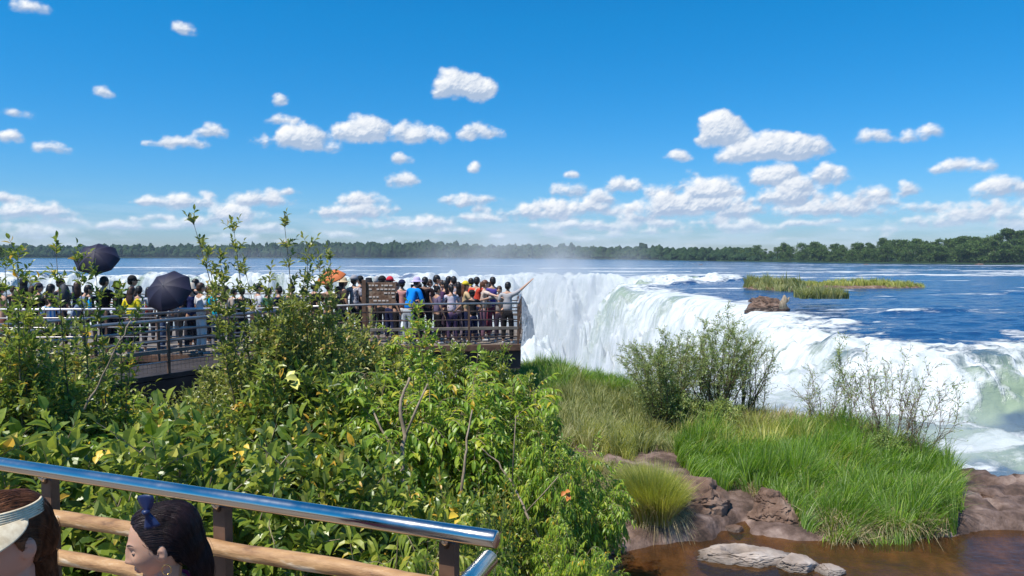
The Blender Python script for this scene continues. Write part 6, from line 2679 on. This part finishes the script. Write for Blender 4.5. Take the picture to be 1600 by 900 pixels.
for zc, yy, rr in ((-.0570, .1020, .0040), (-.0665, .1012, .0044)):
    mb.tube([WH @ Vector((x, face_y(x, zc) - .0015, zc)) for x in np.linspace(-.020, .020, 11)], [rr * f for f in (.25, .55, .8, .95, 1, .95, 1, .95, .8, .55, .25)], 8)
mb.build('lips', mat('woman_lips', (.42, .12, .10), .4), wr, True)


def straw(nt, b):
    w = tex(nt, 42, kind='ShaderNodeTexWave', stretch=(0, 0, 4))
    tc = nt.nodes.new('ShaderNodeUVMap') if False else None
    nt.links.new(ramp_in(nt, tex(nt, 60, 4, .6), [(.3, (.60, .47, .29)), (.7, (.86, .74, .52))]), b.inputs['Base Color'])


SV = mat('woven_cream_straw', rough=.75, nodes=straw)
vz = empty('sun_visor', (0, 0, 0))
vz.matrix_world = Matrix.Translation(wr.location) @ WH
tag(vz, 'woven cream sun visor with fine concentric ribs on the auburn haired woman', 'sun visor')
# head band and a broad brim built of fine ribs (rings of straw)
mb = MB()
NB = 40
for k in range(6):
    mb.tube([((.080 - k * .0015) * math.sin(a), -.006 + (.096 - k * .002) * math.cos(a), .066 + k * .0050 + .006 * math.cos(a)) for a in np.linspace(-2.6, 2.6, NB)], .0032, 6)
mb.build('band', SV, vz, True)
mb = MB()
for k in range(22):
    t = k / 21
    pts = []
    for a in np.linspace(-1.75, 1.75, NB):
        ed = math.cos(a / 1.75 * math.pi / 2) ** .7
        rx_, ry_ = .080 + .042 * t * ed, .094 + .072 * t * ed
        pts.append((rx_ * math.sin(a), .004 + ry_ * math.cos(a), .068 - .060 * t * ed - .004 * t * abs(math.sin(a))))
    mb.tube(pts, .0034, 6)
mb.build('brim', SV, vz, True)


# ================================================================== AIR
def volume(name, density, color=(1, 1, 1), aniso=.3):
    m_ = bpy.data.materials.new(name)
    m_.use_nodes = True
    nt = m_.node_tree
    nt.nodes.clear()
    v = nt.nodes.new('ShaderNodeVolumePrincipled')
    v.inputs['Density'].default_value = density
    v.inputs['Color'].default_value = (*color, 1)
    v.inputs['Anisotropy'].default_value = aniso
    o = nt.nodes.new('ShaderNodeOutputMaterial')
    nt.links.new(v.outputs[0], o.inputs['Volume'])
    return m_


hb = MB()
hb.box((0, 420, -8), (2600, 1100, 70))
o = hb.build('haze', volume('thin_blue_air', .00016, (.70, .86, 1.0), 0))
tag(o, 'thin bluish air over the river', kind='stuff')


def spray(name, d):
    """Soft cloud of droplets: dense in its middle, ragged, fading to nothing at its rim."""
    m_ = volume(name, d, (1, 1, 1), .2)
    nt = m_.node_tree
    v = [n for n in nt.nodes if n.type == 'PRINCIPLED_VOLUME'][0]
    tc = nt.nodes.new('ShaderNodeTexCoord')
    ln = nt.nodes.new('ShaderNodeVectorMath')
    ln.operation = 'LENGTH'
    nt.links.new(tc.outputs['Object'], ln.inputs[0])
    mr = nt.nodes.new('ShaderNodeMapRange')
    mr.interpolation_type = 'SMOOTHSTEP'
    nt.links.new(ln.outputs['Value'], mr.inputs[0])
    mr.inputs[1].default_value, mr.inputs[2].default_value = 1.0, .15
    n = nt.nodes.new('ShaderNodeTexNoise')
    n.inputs['Scale'].default_value = 3.2
    n.inputs['Detail'].default_value = 3
    nt.links.new(tc.outputs['Object'], n.inputs['Vector'])
    nr = nt.nodes.new('ShaderNodeMapRange')
    nt.links.new(n.outputs[0], nr.inputs[0])
    nr.inputs[1].default_value, nr.inputs[2].default_value = .36, .66
    m1 = nt.nodes.new('ShaderNodeMath')
    m1.operation = 'MULTIPLY'
    nt.links.new(mr.outputs[0], m1.inputs[0])
    nt.links.new(nr.outputs[0], m1.inputs[1])
    m2 = nt.nodes.new('ShaderNodeMath')
    m2.operation = 'MULTIPLY'
    nt.links.new(m1.outputs[0], m2.inputs[0])
    m2.inputs[1].default_value = d
    nt.links.new(m2.outputs[0], v.inputs['Density'])
    return m_


for (x, y, z, rx, ry, rz_, d, lab) in [(3, 112, -6, 26, 26, 14, .07, 'white spray rising out of the falls beyond the platform'),
                                  (10, 64, -10, 14, 28, 9, .07, 'white spray at the foot of the curved fall'),
                                  (9, 24, -6.4, 9, 9, 3.8, .26, 'fine spray drifting behind the willows'),
                                  (-35, 118, -5, 40, 18, 8, .03, 'spray over the falls behind the crowd at the left')]:
    me = ell((0, 0, 0), (1, 1, 1), 28)
    o = mesh_obj('mist', me, spray('spray', d))
    o.location = (x, y, z)
    o.scale = (rx, ry, rz_)
    tag(o, lab, kind='stuff')
